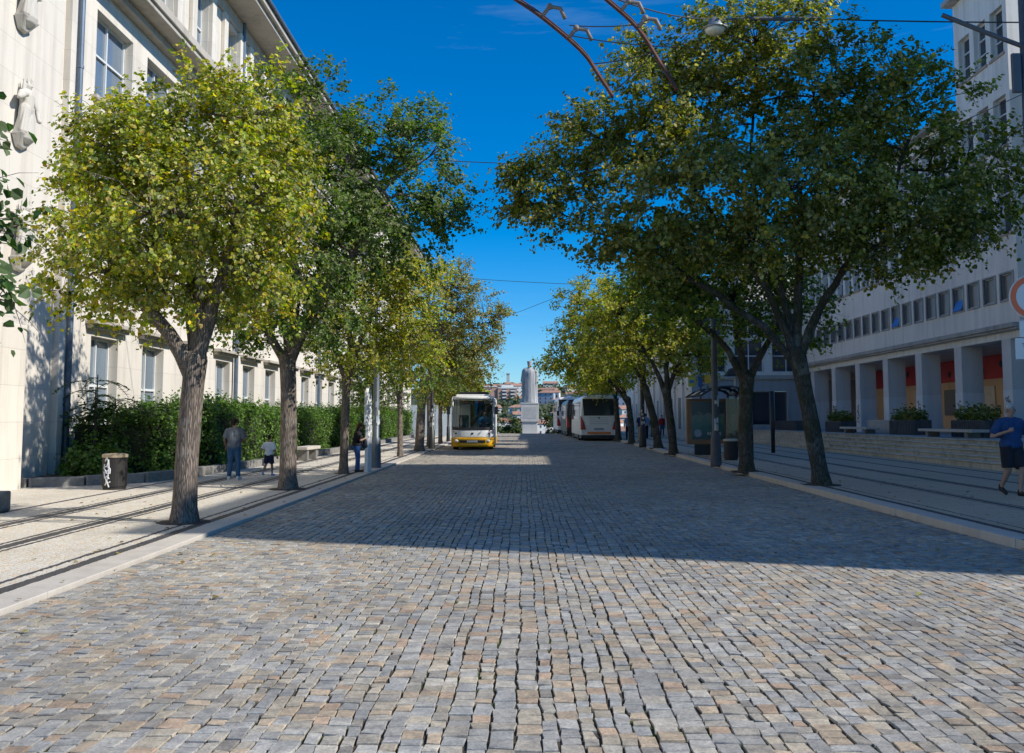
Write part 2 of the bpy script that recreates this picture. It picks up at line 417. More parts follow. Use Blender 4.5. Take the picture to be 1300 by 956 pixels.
rng = np.random.default_rng(5)
def setts():
    Y0, Y1 = -3., 92.
    edges = [KL + .02]; wide = True
    while edges[-1] < KR - .05:
        wd = rng.uniform(.105, .145) if wide else rng.uniform(.075, .105)
        edges.append(edges[-1] + wd); wide = (rng.random() < .25) if wide else (rng.random() < .75)
    edges[-1] = KR - .01
    edges = np.array(edges)
    X0 = []; X1 = []; A = []; B = []
    for i in range(len(edges)-1):
        n = int((Y1-Y0)/.10)+60
        ln = rng.uniform(.09, .175, n) if rng.random() < .8 else rng.uniform(.085, .13, n)
        y = Y0 - rng.uniform(0, .2) + np.concatenate([[0], np.cumsum(ln)]); k = y[:-1] < Y1
        A.append(y[:-1][k]); B.append(y[1:][k]); X0.append(np.full(k.sum(), edges[i])); X1.append(np.full(k.sum(), edges[i+1]))
    a = np.concatenate(A); bb = np.concatenate(B); x0 = np.concatenate(X0); x1 = np.concatenate(X1); n = len(a)
    wave = lambda x, y: .008*np.sin(y*.9+x*1.7) + .008*np.sin(y*2.7+x*4.3) + .014*np.sin(y*.23+x*.8)
    gap = rng.uniform(.003, .007, n); gx0 = rng.uniform(.002, .009, n); gx1 = rng.uniform(.002, .009, n)
    ed = np.minimum(1, np.minimum(x0-KL, KR-x1)/.3+.0)
    P = np.zeros((n, 4, 2))
    for j, (xx, yy, sx, sy) in enumerate(((x0, a, 1, 1), (x1, a, -1, 1), (x1, bb, -1, -1), (x0, bb, 1, -1))):
        X = xx + wave(xx, yy)*ed + (gx0 if sx > 0 else -gx1) + rng.normal(0, .006, n)
        Y = yy + sy*gap + rng.normal(0, .007, n)
        P[:, j, 0] = X; P[:, j, 1] = Y
    cen = P.mean(1, keepdims=True)
    T = cen + (P-cen)*rng.uniform(.93, .965, (n, 1, 1)) 
    M_ = cen + (P-cen)*.985
    yc = cen[:, 0, 1]
    base = .0042*yc - np.where(yc > 82, .0006*(yc-82)**2, 0)
    base = base + .0012*np.sin(cen[:, 0, 0]*1.3+yc*.5) 
    h = base + rng.normal(0, .0022, n)
    tilt = rng.normal(0, .014, (n, 2))
    V = np.zeros((n, 12, 3))
    for lay, (Q, dz) in enumerate(((P, -.032), (M_, -.003), (T, 0.))):
        V[:, lay*4:lay*4+4, :2] = Q
        rel = Q - cen
        V[:, lay*4:lay*4+4, 2] = h[:, None] + dz + (rel*tilt[:, None, :]).sum(2)
    off = (np.arange(n)*12)[:, None, None]
    fs = [(8,9,10,11)]
    for lay in (0, 4):
        fs += [(lay+k, lay+(k+1) % 4, lay+4+(k+1) % 4, lay+4+k) for k in range(4)]
    F = (np.array(fs)[None] + off).reshape(-1, 4)
    pal = np.array([(.215,.22,.225),(.19,.20,.215),(.25,.225,.185),(.26,.205,.15),(.205,.195,.18),(.135,.13,.13),(.25,.175,.125),(.28,.27,.25),(.175,.19,.21)])
    pr = np.array([.19,.17,.15,.12,.13,.05,.05,.06,.08])
    ci = (pal[rng.choice(len(pal), n, p=pr)]*.70 + np.array([.222,.208,.186])*.30)*rng.uniform(.83, 1.19, (n, 1))
    cols = np.repeat(ci, 12, 0)*1.6*np.array([1.01, .99, .93])
    V = V.reshape(-1, 3)
    return big_mesh('road', V, F, [M_sett, M_joint], cols), n
me_s, n_s = setts()
# bed under the setts in the same mesh (material 2)
bmx = bmesh.new(); bmx.from_mesh(me_s)
ylist = [-4, 20, 40, 60, 75, 82, 86, 90, 94, 98, 103, 108, 114, 120, 128, 136]
prev = None
for y in ylist:
    dz = -.013
    r = [bmx.verts.new((x, y, gz(y)+dz)) for x in (KL, -1.5, 1.5, KR)]
    if prev:
        for i in range(3):
            fc = bmx.faces.new((prev[i], prev[i+1], r[i+1], r[i])); fc.material_index = 1
    prev = r
bmx.to_mesh(me_s); bmx.free()
struct(link('road', me_s))

# --- kerbs: lines of slabs
def kerb(x0, x1, h, ya, yb, name):
    mb = MB(); y = ya
    while y < yb:
        L = random.uniform(.9, 1.15); e = y+L-.006
        j = random.uniform(-.004, .004); dz = random.uniform(-.003, .003)
        mb.add([(x0+j, y, gz(y)-.1), (x1+j, y, gz(y)-.1), (x1+j, e, gz(e)-.1), (x0+j, e, gz(e)-.1),
                (x0+j, y, gz(y)+h+dz), (x1+j, y, gz(y)+h+dz), (x1+j, e, gz(e)+h+dz), (x0+j, e, gz(e)+h+dz)],
               [(4,5,6,7),(0,1,5,4),(1,2,6,5),(2,3,7,6),(3,0,4,7)])
        y += L
    return struct(mb.build(name, M_kerb, bevel=.008, seg=1))
kerb(-4.72, KL, LP+.006, -3, 98, 'kerb_left'); kerb(KR, 6.50, RP+.006, -3, 98, 'kerb_right')

# --- pavements
def strip(name, x0, x1, off, ys, m):
    mb = MB(); 
    for a, b2 in zip(ys[:-1], ys[1:]):
        mb.quad((x0, a, gz(a)+off), (x1, a, gz(a)+off), (x1, b2, gz(b2)+off), (x0, b2, gz(b2)+off))
    return struct(mb.build(name, m))
YS = [-4, 20, 40, 60, 75, 82, 86, 90, 94, 98, 103, 108, 114, 120]
bl = [(-4.82, .17), (-5.07, .07), (-6.24, .07), (-6.42, .19), (-6.60, .07), (-7.51, .07), (-7.69, .19), (-7.87, .07), (-8.72, .12)]
br_ = [(6.60, .14), (6.86, .05), (8.18, .05), (8.32, .15), (8.46, .05), (9.75, .05), (9.89, .15), (10.03, .05), (11.35, .15), (12.75, .15)]
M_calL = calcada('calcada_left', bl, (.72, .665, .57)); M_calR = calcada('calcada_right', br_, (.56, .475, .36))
strip('pavement_left', -14., -4.72, LP, YS, M_calL)
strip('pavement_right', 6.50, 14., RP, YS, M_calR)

# --- planting bed with its stone edge on the left
bed = [(-12., 21.3), (-11.2, 21.4), (-10.2, 22.0), (-9.25, 23.0), (-8.95, 24.2), (-8.8, 26.3), (-8.55, 31.), (-8.35, 36.7), (-8.3, 50), (-8.3, 70), (-8.3, 98)]
mb = MB()
for (xa, ya), (xb, yb) in zip(bed[:-1], bed[1:]):
    mb.quad((xa, ya, gz(ya)+.16), (xb, yb, gz(yb)+.16), (-12.2, yb, gz(yb)+.2), (-12.2, ya, gz(ya)+.2))
struct(mb.build('bed_soil', M_soil))
mb = MB()
for (xa, ya), (xb, yb) in zip(bed[:-1], bed[1:]):
    a = Vector((xa, ya, 0)); b2 = Vector((xb, yb, 0)); L = (b2-a).length; n = max(1, round(L/1.1)); t = (b2-a)/L; nn = Vector((t.y, -t.x, 0))*.13
    for k in range(n):
        p = a + t*(L*k/n+.008); q = a + t*(L*(k+1)/n-.008); h = .26 + random.uniform(-.02, .02)
        vv = [p-nn, q-nn, q+nn, p+nn]
        mb.add([(v.x, v.y, gz(v.y)-.05) for v in vv] + [(v.x, v.y, gz(v.y)+h) for v in vv],
               [(3,2,1,0),(4,5,6,7),(0,1,5,4),(1,2,6,5),(2,3,7,6),(3,0,4,7)])
tag(mb.build('bed_edging', M_granite, bevel=.02, seg=1), 'low grey stone edging along the hedge bed on the left pavement', 'edging')

# --- tree pits
M_pit = simple('pit_earth', (.06, .045, .035), .95, .5, 8, .5)

# --- right: flight of broad steps up to the raised terrace
mb = MB()
zt = 1.02
for k in range(5):
    x = 13.3 + .33*k; z1 = .30 + (zt-.30)*(k+1)/5
    for ya, yb in ((4, 14), (14.0, 23.5), (23.5, 33), (33, 42.5), (42.5, 52), (52, 61.7)):
        mb.box(x+.03, x+.39 if k < 4 else 15.0, ya+.003, yb-.003, -.2, z1-.052)
        mb.box(x-.015, x+.345 if k < 4 else 15.0, ya+.004, yb-.004, z1-.05, z1-(.0 if k < 4 else .004))
struct(mb.build('terrace_steps', M_steps, bevel=.015, seg=1))
mb = MB(); mb.quad((14.7, 3, zt), (40, 3, zt), (40, 61.99, zt), (14.7, 61.99, zt)); struct(mb.build('terrace', M_pod))

# ================================================================== BUILDINGS
def wall(mb, u0, u1, z0, z1, holes, y=0., depth=.3, cap=True):
    """front wall in the x-z plane at y (outward is -y) with openings and their reveals"""
    us = sorted({u0, u1} | {h[0] for h in holes} | {h[1] for h in holes}); zs = sorted({z0, z1} | {h[2] for h in holes} | {h[3] for h in holes})
    us = [u for u in us if u0-1e-6 <= u <= u1+1e-6]; zs = [z for z in zs if z0-1e-6 <= z <= z1+1e-6]
    hs = {}
    for i in range(len(us)-1):
        for j in range(len(zs)-1):
            cu, cz = (us[i]+us[i+1])/2, (zs[j]+zs[j+1])/2
            if any(h[0] < cu < h[1] and h[2] < cz < h[3] for h in holes): continue
            mb.quad((us[i], y, zs[j]), (us[i+1], y, zs[j]), (us[i+1], y, zs[j+1]), (us[i], y, zs[j+1]))
    for a, b2, c, d2 in holes:
        e = y+depth
        mb.quad((a, y, c), (a, y, d2), (a, e, d2), (a, e, c)); mb.quad((b2, y, d2), (b2, y, c), (b2, e, c), (b2, e, d2))
        mb.quad((a, y, d2), (b2, y, d2), (b2, e, d2), (a, e, d2)); mb.quad((a, y, c), (a, e, c), (b2, e, c), (b2, y, c))
_win = {}
def window(parent, uc, z0, w_, h_, y, style, fr, gl, curtain=None):
    """frame part with a pane sub-part; meshes are shared between equal windows"""
    key = (round(w_, 3), round(h_, 3), style, fr.name, gl.name)
    if key not in _win:
        a = MB(); t = .055; hw = w_/2
        a.box(-hw, -hw+t, -.04, .04, 0, h_); a.box(hw-t, hw, -.04, .04, 0, h_)
        a.box(-hw+t, hw-t, -.04, .04, 0, t); a.box(-hw+t, hw-t, -.04, .04, h_-t, h_)
        if style == 'left':      # two leaves and a transom
            a.box(-.03, .03, -.05, .03, t, h_-t); a.box(-hw+t, hw-t, -.052, .032, h_*.46-.035, h_*.46+.035)
        elif style == 'top':
            a.box(-.03, .03, -.05, .03, t, h_-t); a.box(-hw+t, hw-t, -.052, .032, h_*.55-.03, h_*.55+.03)
        elif style == 'tall':
            a.box(-hw+t, hw-t, -.045, .03, h_*.34-.025, h_*.34+.025); a.box(-hw+t, hw-t, -.045, .03, h_*.67-.025, h_*.67+.025)
        elif style == 'grid':
            a.box(-.03, .03, -.05, .03, t, h_-t); a.box(-hw+t, hw-t, -.052, .032, h_*.5-.03, h_*.5+.03)
        g = MB(); g.quad((-hw+t*.5, .012, t*.5), (hw-t*.5, .012, t*.5), (hw-t*.5, .012, h_-t*.5), (-hw+t*.5, .012, h_-t*.5))
        _win[key] = (a.mesh('window', fr), g.mesh('pane', gl))
    fm, gm = _win[key]
    f = link('window', fm, parent, loc=(uc, y, z0)); p = link('pane', gm, f); return f

# ---------------------------------------------------------- left: long limestone faculty building
LB = thing('faculty_building', 'long cream limestone building with tall white framed windows and deep eaves, lining the left pavement', 'building', (-12, 0, 0), R(90))
ctr = [26.85 + 3.55*k for k in range(21)]
holes = []
for k, c_ in enumerate(ctr):
    holes += [(c_-.88, c_+.88, 1.45, 3.98), (c_-.85, c_+.85, 6.4, 9.2), (c_-1.22, c_+1.22, 10.7, 13.2), (c_-.80, c_+.80, 14.75, 17.7)]
mb = MB(); wall(mb, 23.9, 100.5, 0, 18.4, holes, 0, .38); 
mb.box(100.2, 100.5, .001, 12, 0, 18.4); mb.box(23.9, 24.2, .401, 12, 0, 18.4)
mb.build('wall', M_wallL, LB)
mb = MB(); mb.box(24.25, 100.15, .55, .6, .3, 18.3); mb.build('room_backing', simple('dim_room', (.10,.10,.10), .9, .3, 1, 0), LB)
mb = MB(); mb.box(23.3, 100.7, -.045, .0, -.2, 1.0); mb.build('plinth', stone_wall('plinth_stone', (.45,.42,.37), 1.3, .5, .6, (.16,.14,.11)), LB)
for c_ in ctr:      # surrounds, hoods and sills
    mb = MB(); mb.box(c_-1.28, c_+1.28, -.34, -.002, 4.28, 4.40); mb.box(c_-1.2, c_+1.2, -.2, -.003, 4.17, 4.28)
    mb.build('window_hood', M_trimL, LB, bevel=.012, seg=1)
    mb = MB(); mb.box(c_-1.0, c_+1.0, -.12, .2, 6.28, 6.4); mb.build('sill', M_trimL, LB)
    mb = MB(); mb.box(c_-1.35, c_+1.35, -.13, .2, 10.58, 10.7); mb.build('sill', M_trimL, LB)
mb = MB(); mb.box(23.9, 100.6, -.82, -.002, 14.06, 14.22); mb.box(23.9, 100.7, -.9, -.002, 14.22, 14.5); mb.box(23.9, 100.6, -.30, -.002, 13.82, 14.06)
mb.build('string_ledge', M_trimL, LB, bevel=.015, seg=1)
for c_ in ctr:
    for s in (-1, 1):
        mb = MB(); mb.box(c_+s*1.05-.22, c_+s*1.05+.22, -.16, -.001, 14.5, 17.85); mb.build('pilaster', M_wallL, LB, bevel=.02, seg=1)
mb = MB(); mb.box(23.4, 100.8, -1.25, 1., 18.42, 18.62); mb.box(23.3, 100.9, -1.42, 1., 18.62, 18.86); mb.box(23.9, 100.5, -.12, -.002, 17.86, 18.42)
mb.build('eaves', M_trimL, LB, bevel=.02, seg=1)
mbr = MB()
mbr.add([(23.2, -1.5, 18.87), (101, -1.5, 18.87), (101, 5.5, 20.6), (23.2, 5.5, 20.6), (101, 12.5, 18.87), (23.2, 12.5, 18.87)], [(0,1,2,3), (3,2,4,5), (0,3,5), (1,4,2)])
mbr.build('roof', M_tile, LB)
mb = MB(); mb.tube([(23.3, -1.5, 18.92), (100.9, -1.5, 18.92)], .08, 8); mb.build('gutter', M_pipe, LB)
rw = random.Random(3)
for k, c_ in enumerate(ctr):
    window(LB, c_, 1.46, 1.74, 2.51, .3, 'left', M_winwhite, M_glassL); window(LB, c_, 6.41, 1.68, 2.78, .3, 'left', M_winwhite, M_glassL)
    window(LB, c_, 10.71, 2.42, 2.48, .3, 'top', M_winwhite, M_glassL); window(LB, c_, 14.76, 1.58, 2.93, .3, 'top', M_winwhite, M_glassL)
for yy in (24.4, 38.7+.02, 54.5, 68.7, 82.9):
    mb = MB(); mb.tube([(yy, -.16, 0.1), (yy, -.16, 18.4)], .085, 10)
    for z in (2, 5, 8, 11, 13.6, 16.5): mb.lathe([(.1, z), (.1, z+.08)], yy, -.16, 10)
    mb.build('downpipe', M_pipe, LB)
# the sculpture bay nearer the camera
mb = MB(); mb.box(8., 23.3, -.25, 11.9, 0, 20.); mb.box(23.3, 23.62, -.12, 11.9, 0, 19.6); mb.box(23.62, 23.9, -.30, 11.9, 0, 19.8)
mb.build('sculpture_bay', M_wallL, LB, bevel=.015, seg=1)
M_sculpt = stone_wall('carved_limestone', (.58, .54, .47), 30, 30, .6, (.2, .17, .14))
def carved(parent, u, z, arms):
    cb = MB()      # bracket
    cb.add([(u-.36, -.26, z), (u+.36, -.26, z), (u+.36, -.56, z), (u-.36, -.56, z), (u-.18, -.26, z-.33), (u+.15, -.26, z-.36), (u+.1, -.38, z-.31), (u-.15, -.38, z-.29)],
           [(0,3,2,1), (4,5,6,7), (0,1,5,4), (1,2,6,5), (2,3,7,6), (3,0,4,7)])
    b_ = MB(); y = -.48
    b_.capsule((u-.12, y, z+.1), (u-.10, y-.02, z+.85), .20, .19); b_.capsule((u+.14, y, z+.1), (u+.10, y, z+.85), .21, .18)
    b_.capsule((u, y+.05, z+.02), (u, y+.02, z+.5), .34, .25); b_.capsule((u, y, z+.85), (u, y, z+1.32), .22, .23)
    b_.capsule((u-.22, y, z+1.34), (u+.22, y, z+1.34), .12, .12)
    for s, (ex, ez, hx, hz) in zip((-1, 1), arms):
        b_.capsule((u+s*.27, y, z+1.35), (u+ex, y-.08, z+ez), .10, .085); b_.capsule((u+ex, y-.08, z+ez), (u+hx, y-.18, z+hz), .085, .07); b_.ball((u+hx, y-.2, z+hz), .08)
    for k in range(7):
        x = u-.34+.11*k; b_.capsule((x, y-.10-.05*math.sin(k*1.7), z+.04), (u+(x-u)*.6, y-.12, z+.95), .06, .035)
    b_.capsule((u, y, z+1.4), (u, y, z+1.55), .085, .08); b_.ball((u, y-.03, z+1.66), (.125, .14, .165)); b_.ball((u, y-.17, z+1.64), .03)
    for s in (-1, 1): b_.capsule((u+s*.11, y+.02, z+1.72), (u+s*.17, y+.02, z+1.36), .06, .05)
    for k in range(7):
        a = 2*math.pi*k/7; b_.capsule((u+.12*math.cos(a), y-.02+.13*math.sin(a), z+1.76), (u+.135*math.cos(a), y-.02+.145*math.sin(a), z+1.88), .03, .022)
    b_.v = [(u+(v[0]-u)*.86, -.3+(v[1]+.3)*.68, z+(v[2]-z)*.70) for v in b_.v]
    f = remesh(b_, 'carved_figure', M_sculpt, parent, .015, 1); cb.build('bracket', M_sculpt, f, bevel=.05, seg=2)
carved(LB, 21.25, 11.0, ((-.45, 1.05, -.2, .85), (.42, 1.0, .25, .8))); carved(LB, 21.35, 8.25, ((-.48, 1.1, -.3, 1.25), (.45, .95, .40, .60)))
carved(LB, 21.5, 5.4, ((-.45, 1.05, -.1, .95), (.42, 1.05, .15, 1.1)))
pier = MB(); pier.add([(-11.98, 19.2, 0), (-11.12, 19.2, 0), (-11.12, 20.95, 0), (-11.98, 20.95, 0), (-11.98, 19.2, 3.9), (-11.12, 19.2, 3.75), (-11.12, 20.95, 3.75), (-11.98, 20.95, 3.9)],
         [(3,2,1,0),(4,5,6,7),(0,1,5,4),(1,2,6,5),(2,3,7,6),(3,0,4,7)])
tag(pier.build('stone_pier', M_wallL, bevel=.02), 'pale stone pier standing at the near corner of the left building, mottled with leaf shadows', 'pier')
# air conditioners hung on the wall
def ac(y, z, lab):
    t = thing('air_conditioner', lab, 'air conditioner', (-11.95, y, z), R(90), 'air conditioners on the left facade')
    mb = MB(); mb.box(-.42, .42, -.42, -.1, 0, .68); mb.build('casing', M_white, t, bevel=.02)
    g = MB(); g.lathe([(.27, -.012), (.27, .0)], 0, 0, 20); o = g.build('fan_grille', M_metal, t); o.rotation_euler = (R(90), 0, 0); o.location = (-.08, -.43, .34)
    for s in (-1, 1):
        b_ = MB(); b_.box(s*.3-.02, s*.3+.02, -.40, .03, -.05, -.003); b_.box(s*.3-.02, s*.3+.02, -.02, .03, -.3, -.05); b_.build('bracket', M_metal, t)
ac(55.6, 4.55, 'white air conditioner on the cream facade, the nearer of two, beside a grey downpipe'); ac(66.2, 4.6, 'white air conditioner on the cream facade, the farther of two above the hedge')

# ---------------------------------------------------------- right: arcaded building
RB = thing('arcade_building', 'pale grey building on square pillars with rows of small windows above, behind the right trees', 'building', (18, 0, 0), R(-90))
# local x = -world y, outward = -y local = world -x
def LX(y): return -y
cols_y = [39.68 + 3.95*k for k in range(-1, 6)] ; far = 61.95
sq = []; y = 34.62
while y < 60.5: sq.append(y+.5); y += 1.317
HT, HLOW, HEND = 18.9, 14.3, 38.6
hol = []
for c_ in sq:
    hol += [(LX(c_)-.45, LX(c_)+.45, 6.11, 7.09), (LX(c_)-.48, LX(c_)+.48, 8.6, 10.9)]
    if c_ < 60: hol.append((LX(c_)-.48, LX(c_)+.48, 11.9, 13.8))
    if c_ < HEND-.5: hol.append((LX(c_)-.48, LX(c_)+.48, 15.4, 17.25))
mb = MB()
wall(mb, -far, LX(34.35), 4.65, HLOW, [h for h in hol if h[2] < 14.5], 0, .32)
wall(mb, LX(HEND), LX(34.35), HLOW, HT, [h for h in hol if h[2] > 14.5], 0, .32)
mb.quad((-far, 0, 4.65), (LX(34.35), 0, 4.65), (LX(34.35), .5, 4.65), (-far, .5, 4.65))      # lintel underside
mb.quad((LX(34.35), 0, 4.65), (LX(34.35), .8, 4.65), (LX(34.35), .8, HT), (LX(34.35), 0, HT))
mb.quad((LX(34.35), .801, 1.1), (LX(25), .801, 1.1), (LX(25), .801, HLOW), (LX(34.35), .801, HLOW))   # recessed bay
mb.box(LX(34.34), LX(25), .81, 12, 4.7, HLOW); mb.box(-far, LX(34.36), .5, 12, 4.7, HLOW-.01); mb.box(LX(HEND-.01), LX(34.36), .5, 12, HLOW, HT-.01)
mb.box(LX(25), LX(6), 0, 12, 1.0, HT)       # nearer wing
mb.build('wall', M_wallR, RB)
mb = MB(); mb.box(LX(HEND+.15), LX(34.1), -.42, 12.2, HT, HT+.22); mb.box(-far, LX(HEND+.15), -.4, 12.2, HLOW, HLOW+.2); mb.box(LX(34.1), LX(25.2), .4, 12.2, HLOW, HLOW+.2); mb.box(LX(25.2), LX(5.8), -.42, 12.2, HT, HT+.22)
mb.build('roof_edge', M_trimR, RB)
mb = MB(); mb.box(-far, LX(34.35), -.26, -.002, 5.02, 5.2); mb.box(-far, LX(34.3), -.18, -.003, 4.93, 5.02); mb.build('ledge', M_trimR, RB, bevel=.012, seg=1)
for c_ in sq:
    m_ = MB(); x = LX(c_)
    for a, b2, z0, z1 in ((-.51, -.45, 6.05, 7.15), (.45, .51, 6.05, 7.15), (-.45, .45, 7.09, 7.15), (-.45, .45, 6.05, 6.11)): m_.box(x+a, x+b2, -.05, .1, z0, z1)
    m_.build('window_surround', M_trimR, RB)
    window(RB, x, 6.11, .9, .98, .07, 'sq', M_metal, M_glassB); window(RB, x, 8.6, .96, 2.3, .24, 'tall', M_winwhite, M_glassD)
    if c_ < 60: window(RB, x, 11.9, .96, 1.9, .24, 'tall', M_winwhite, M_glassD)
    if c_ < HEND-.5: window(RB, x, 15.4, .96, 1.85, .24, 'tall', M_winwhite, M_glassD)
M_blue = simple('blue_blind', (.05, .22, .55), .7, .2, 4, .1)
for c_ in (sq[3], sq[8]):
    m_ = MB(); x = LX(c_); m_.add([(x-.38, -.10, 6.12), (x+.38, -.10, 6.12), (x+.40, .15, 6.75), (x-.40, .15, 6.75)], [(0,1,2,3)]); m_.build('tilted_pane', M_blue, RB)
m_ = MB(); m_.box(-.55, .55, -.06, .2, 0, .1); SM = m_.mesh('sill', simple('tan_sill', (.42, .33, .26), .8, .2, 4, .1))
for c_ in sq:
    for z in (8.5, 11.8, 15.3):
        if z < 15 or c_ < HEND-.5: link('sill', SM, RB, loc=(LX(c_), 0, z))
M_clad = stone_wall('pillar_cladding', (.78, .76, .73), 9., 9., .3, (.2,.2,.2)); M_colup = stone_wall('pillar_render', (.70, .67, .63), 9., 9., .4, (.2,.2,.19))
for i, y in enumerate(cols_y):
    m_ = MB(); x = LX(y); m_.box(x, x+.66, .001, .86, 2.75, 4.65); p = m_.build('pillar', M_colup, RB)
    m_ = MB(); m_.box(x-.012, x+.672, -.012, .872, zt, 2.75); m_.build('pillar_cladding', M_clad, p, bevel=.01, seg=1)
    if i in (0, 1, 2, 4, 5):      # scribbled tags
        g = MB(); rr = random.Random(i+2)
        for r_ in range(rr.randint(4, 6)):
            zz = 2.45 - r_*.17; pts = [(x+.33+rr.uniform(-.2, .2), -.02, zz+rr.uniform(-.12, .08)) for _ in range(6)]
            g.tube(pts, .012, 4)
        g.build('graffiti', M_black, p)
M_tan = stone_wall('ochre_inner_wall', (.88, .58, .34), 30, 30, .25, (.2,.12,.08)); M_red = simple('red_band', (.68, .085, .08), .8, .15, 2, .1)
m_ = MB(); m_.box(-far, LX(33), 3.8, 4.0, zt, 3.55); m_.box(LX(33), LX(25), 3.8, 4.0, zt, 4.7); m_.build('inner_wall', M_tan, RB)
m_ = MB(); m_.box(-far, LX(33.01), 3.78, 4.0, 3.56, 4.69); m_.build('red_frieze', M_red, RB)
m_ = MB(); m_.lathe([(.16, -.01), (.16, .01)], 0, 0, 14); VM = m_.mesh('round_vent', M_black)
for k in range(16):
    o = link('round_vent', VM, RB, loc=(LX(34.6+1.75*k), 3.76, 4.2 if k % 2 else 3.95)); o.rotation_euler = (R(90), 0, 0)
for k in range(6):
    yy = 36.6+3.95*k
    d_ = MB(); 
    if k in (1, 3): d_.box(LX(yy)-.7, LX(yy)+.7, 3.7, 3.79, zt+.9, zt+2.1); d_.box(LX(yy)-.75, LX(yy)+.75, 3.72, 3.795, zt+.85, zt+2.15); q = d_.build('notice_window', M_windark, RB)
    else: d_.box(LX(yy)-.55, LX(yy)+.55, 3.72, 3.79, zt, zt+2.2); q = d_.build('door_and_sun_patch', simple('pale_door', (.78, .66, .52), .6, .15, 2, .1) if k != 0 else M_white, RB)  # first panel is no door: white paint standing in for a sunlit patch
m_ = MB(); m_.quad((-far, .5, 4.64), (LX(33), .5, 4.64), (LX(33), 4, 4.64), (-far, 4, 4.64)); m_.build('arcade_ceiling', M_colup, RB)

# ---------------------------------------------------------- wing that closes the terrace
WB = thing('corner_wing', 'grey wing with tall dark windows closing the terrace, behind the bus shelter', 'building', (11, 62, 0), 0)
hw_ = []
for k in range(3):
    x = 1.3 + 2.45*k
    hw_ += [(x-.95, x+.95, 4.75, 6.9), (x-.95, x+.95, 7.15, 8.6)]
hw_ += [(3.9, 5.1, 1.3, 3.5), (5.35, 6.2, 1.3, 3.5)]
mb = MB(); wall(mb, 0, 14., 0, 9.2, hw_, 0, .25); mb.quad((0, 40, 0), (0, 0, 0), (0, 0, 9.2), (0, 40, 9.2))
mb.box(4.2, 20, 3, 40, 9.2, 13); mb.build('wall', M_wallR, WB)
mb = MB(); wall(mb, -.03, 14., .3, 4.22, [h for h in hw_ if h[2] < 2], -.06, .06); mb.build('ground_floor_cladding', stone_wall('blue_grey_stone', (.42, .43, .44), 1.4, .7, .5, (.1,.1,.11)), WB)
mb = MB(); mb.box(-.3, 6.9, -.3, 40, 9.21, 9.4); mb.box(-.25, 6.9, -.22, -.002, 4.3, 4.55); mb.build('ledge', M_trimR, WB)
for k in range(3):
    x = 1.3+2.45*k; window(WB, x, 4.76, 1.88, 2.13, .18, 'grid', M_winwhite, M_glassD); window(WB, x, 7.16, 1.88, 1.43, .18, 'grid', M_winwhite, M_glassD)
window(WB, 4.5, 1.31, 1.18, 2.18, .18, 'plain', M_windark, M_glassD); window(WB, 5.775, 1.31, .83, 2.18, .18, 'plain', M_windark, M_glassD)
for k in range(9): 
    mb = MB(); y = 3+3.6*k; mb.box(-.16, -.001, y, y+.5, 0, 9.15); mb.build('pilaster', M_wallR, WB)
    mb = MB(); mb.box(-.03, -.002, y+1.3, y+2.5, 1., 3.2); mb.build('blind_window', M_windark, WB)
# low hoarding and far house at the left end
mb = MB()
for k in range(5): mb.box(-9+1.0*k+.006, -8+1.0*k-.006, 74.9+.02*(k % 2), 75, gz(75), gz(75)+2.5)
hd = mb.build('hoarding', simple('pale_blue_sheet', (.50, .58, .64), .6, .12, 1, .05)); tag(hd, 'pale blue sheet hoarding across the end of the left pavement, behind thin trunks', 'hoarding')
# windows of the recessed bay and the nearer wing of the arcaded building
for k in range(4):
    for z in (6.1, 8.9, 11.8): window(RB, LX(26.8+2.0*k), z, 1.2, 1.7, .765, 'tall', M_winwhite, M_glassD)
for k in range(6):
    for z in (6.3, 10.6, 14.9): window(RB, LX(7.8+3.0*k), z, 1.5, 2.3, -.035, 'tall', M_winwhite, M_glassD)

# ================================================================== STATUE AND THE FAR TOWN
SX, SY = .78, 125.
ST = thing('king_statue', 'pale stone statue of a robed figure on a pedestal at the end of the street', 'statue', (SX, SY, -.7), 0)
M_stat = stone_wall('statue_stone', (.44, .44, .43), 50, 50, .8, (.13, .13, .13)); M_ped = stone_wall('pedestal_stone', (.64, .61, .56), 2.4, 1.6, .35, (.3,.27,.23))
mb = MB(); mb.box(-1.0, 1.0, -1., 1., 0, 2.1); mb.box(-1.17, 1.17, -1.15, 1.15, 2.1, 4.42); mb.box(-1.2, 1.2, -1.2, 1.2, 4.42, 4.56); mb.box(-1.9, 1.9, -1.9, 1.9, -.6, .25)
pd = mb.build('pedestal', M_ped, ST, bevel=.03)
mb = MB(); mb.box(-.8, .8, -1.165, -1.15, 2.5, 4.0); mb.build('inscription_panel', simple('panel_stone', (.50, .48, .45), .8, .2, 3, .3), pd)
mb = MB()
g_ = MB(); z = 4.5
g_.capsule((0, 0, z+.25), (0, 0, z+3.0), .85, .62, 14); g_.capsule((0, 0, z+2.6), (0, 0, z+4.0), .66, .72, 14)
g_.capsule((-.55, 0, z+4.35), (.55, 0, z+4.35), .38, .38, 12); g_.capsule((0, 0, z+4.5), (0, -.02, z+4.95), .24, .22)
for s in (-1, 1):
    g_.capsule((s*.72, 0, z+4.25), (s*.95, .15, z+3.0), .32, .27); g_.capsule((s*.95, .15, z+3.0), (s*.5, .6, z+2.7), .25, .2)
    g_.capsule((s*.85, 0, z+3.4), (s*.78, .05, z+.4), .22, .26)
for k, x in enumerate((-.62, -.40, -.15, .12, .38, .6)):
    g_.capsule((x, -.66+.25*abs(x), z+.12), (x*.8, -.55+.2*abs(x), z+4.2), .17, .13)
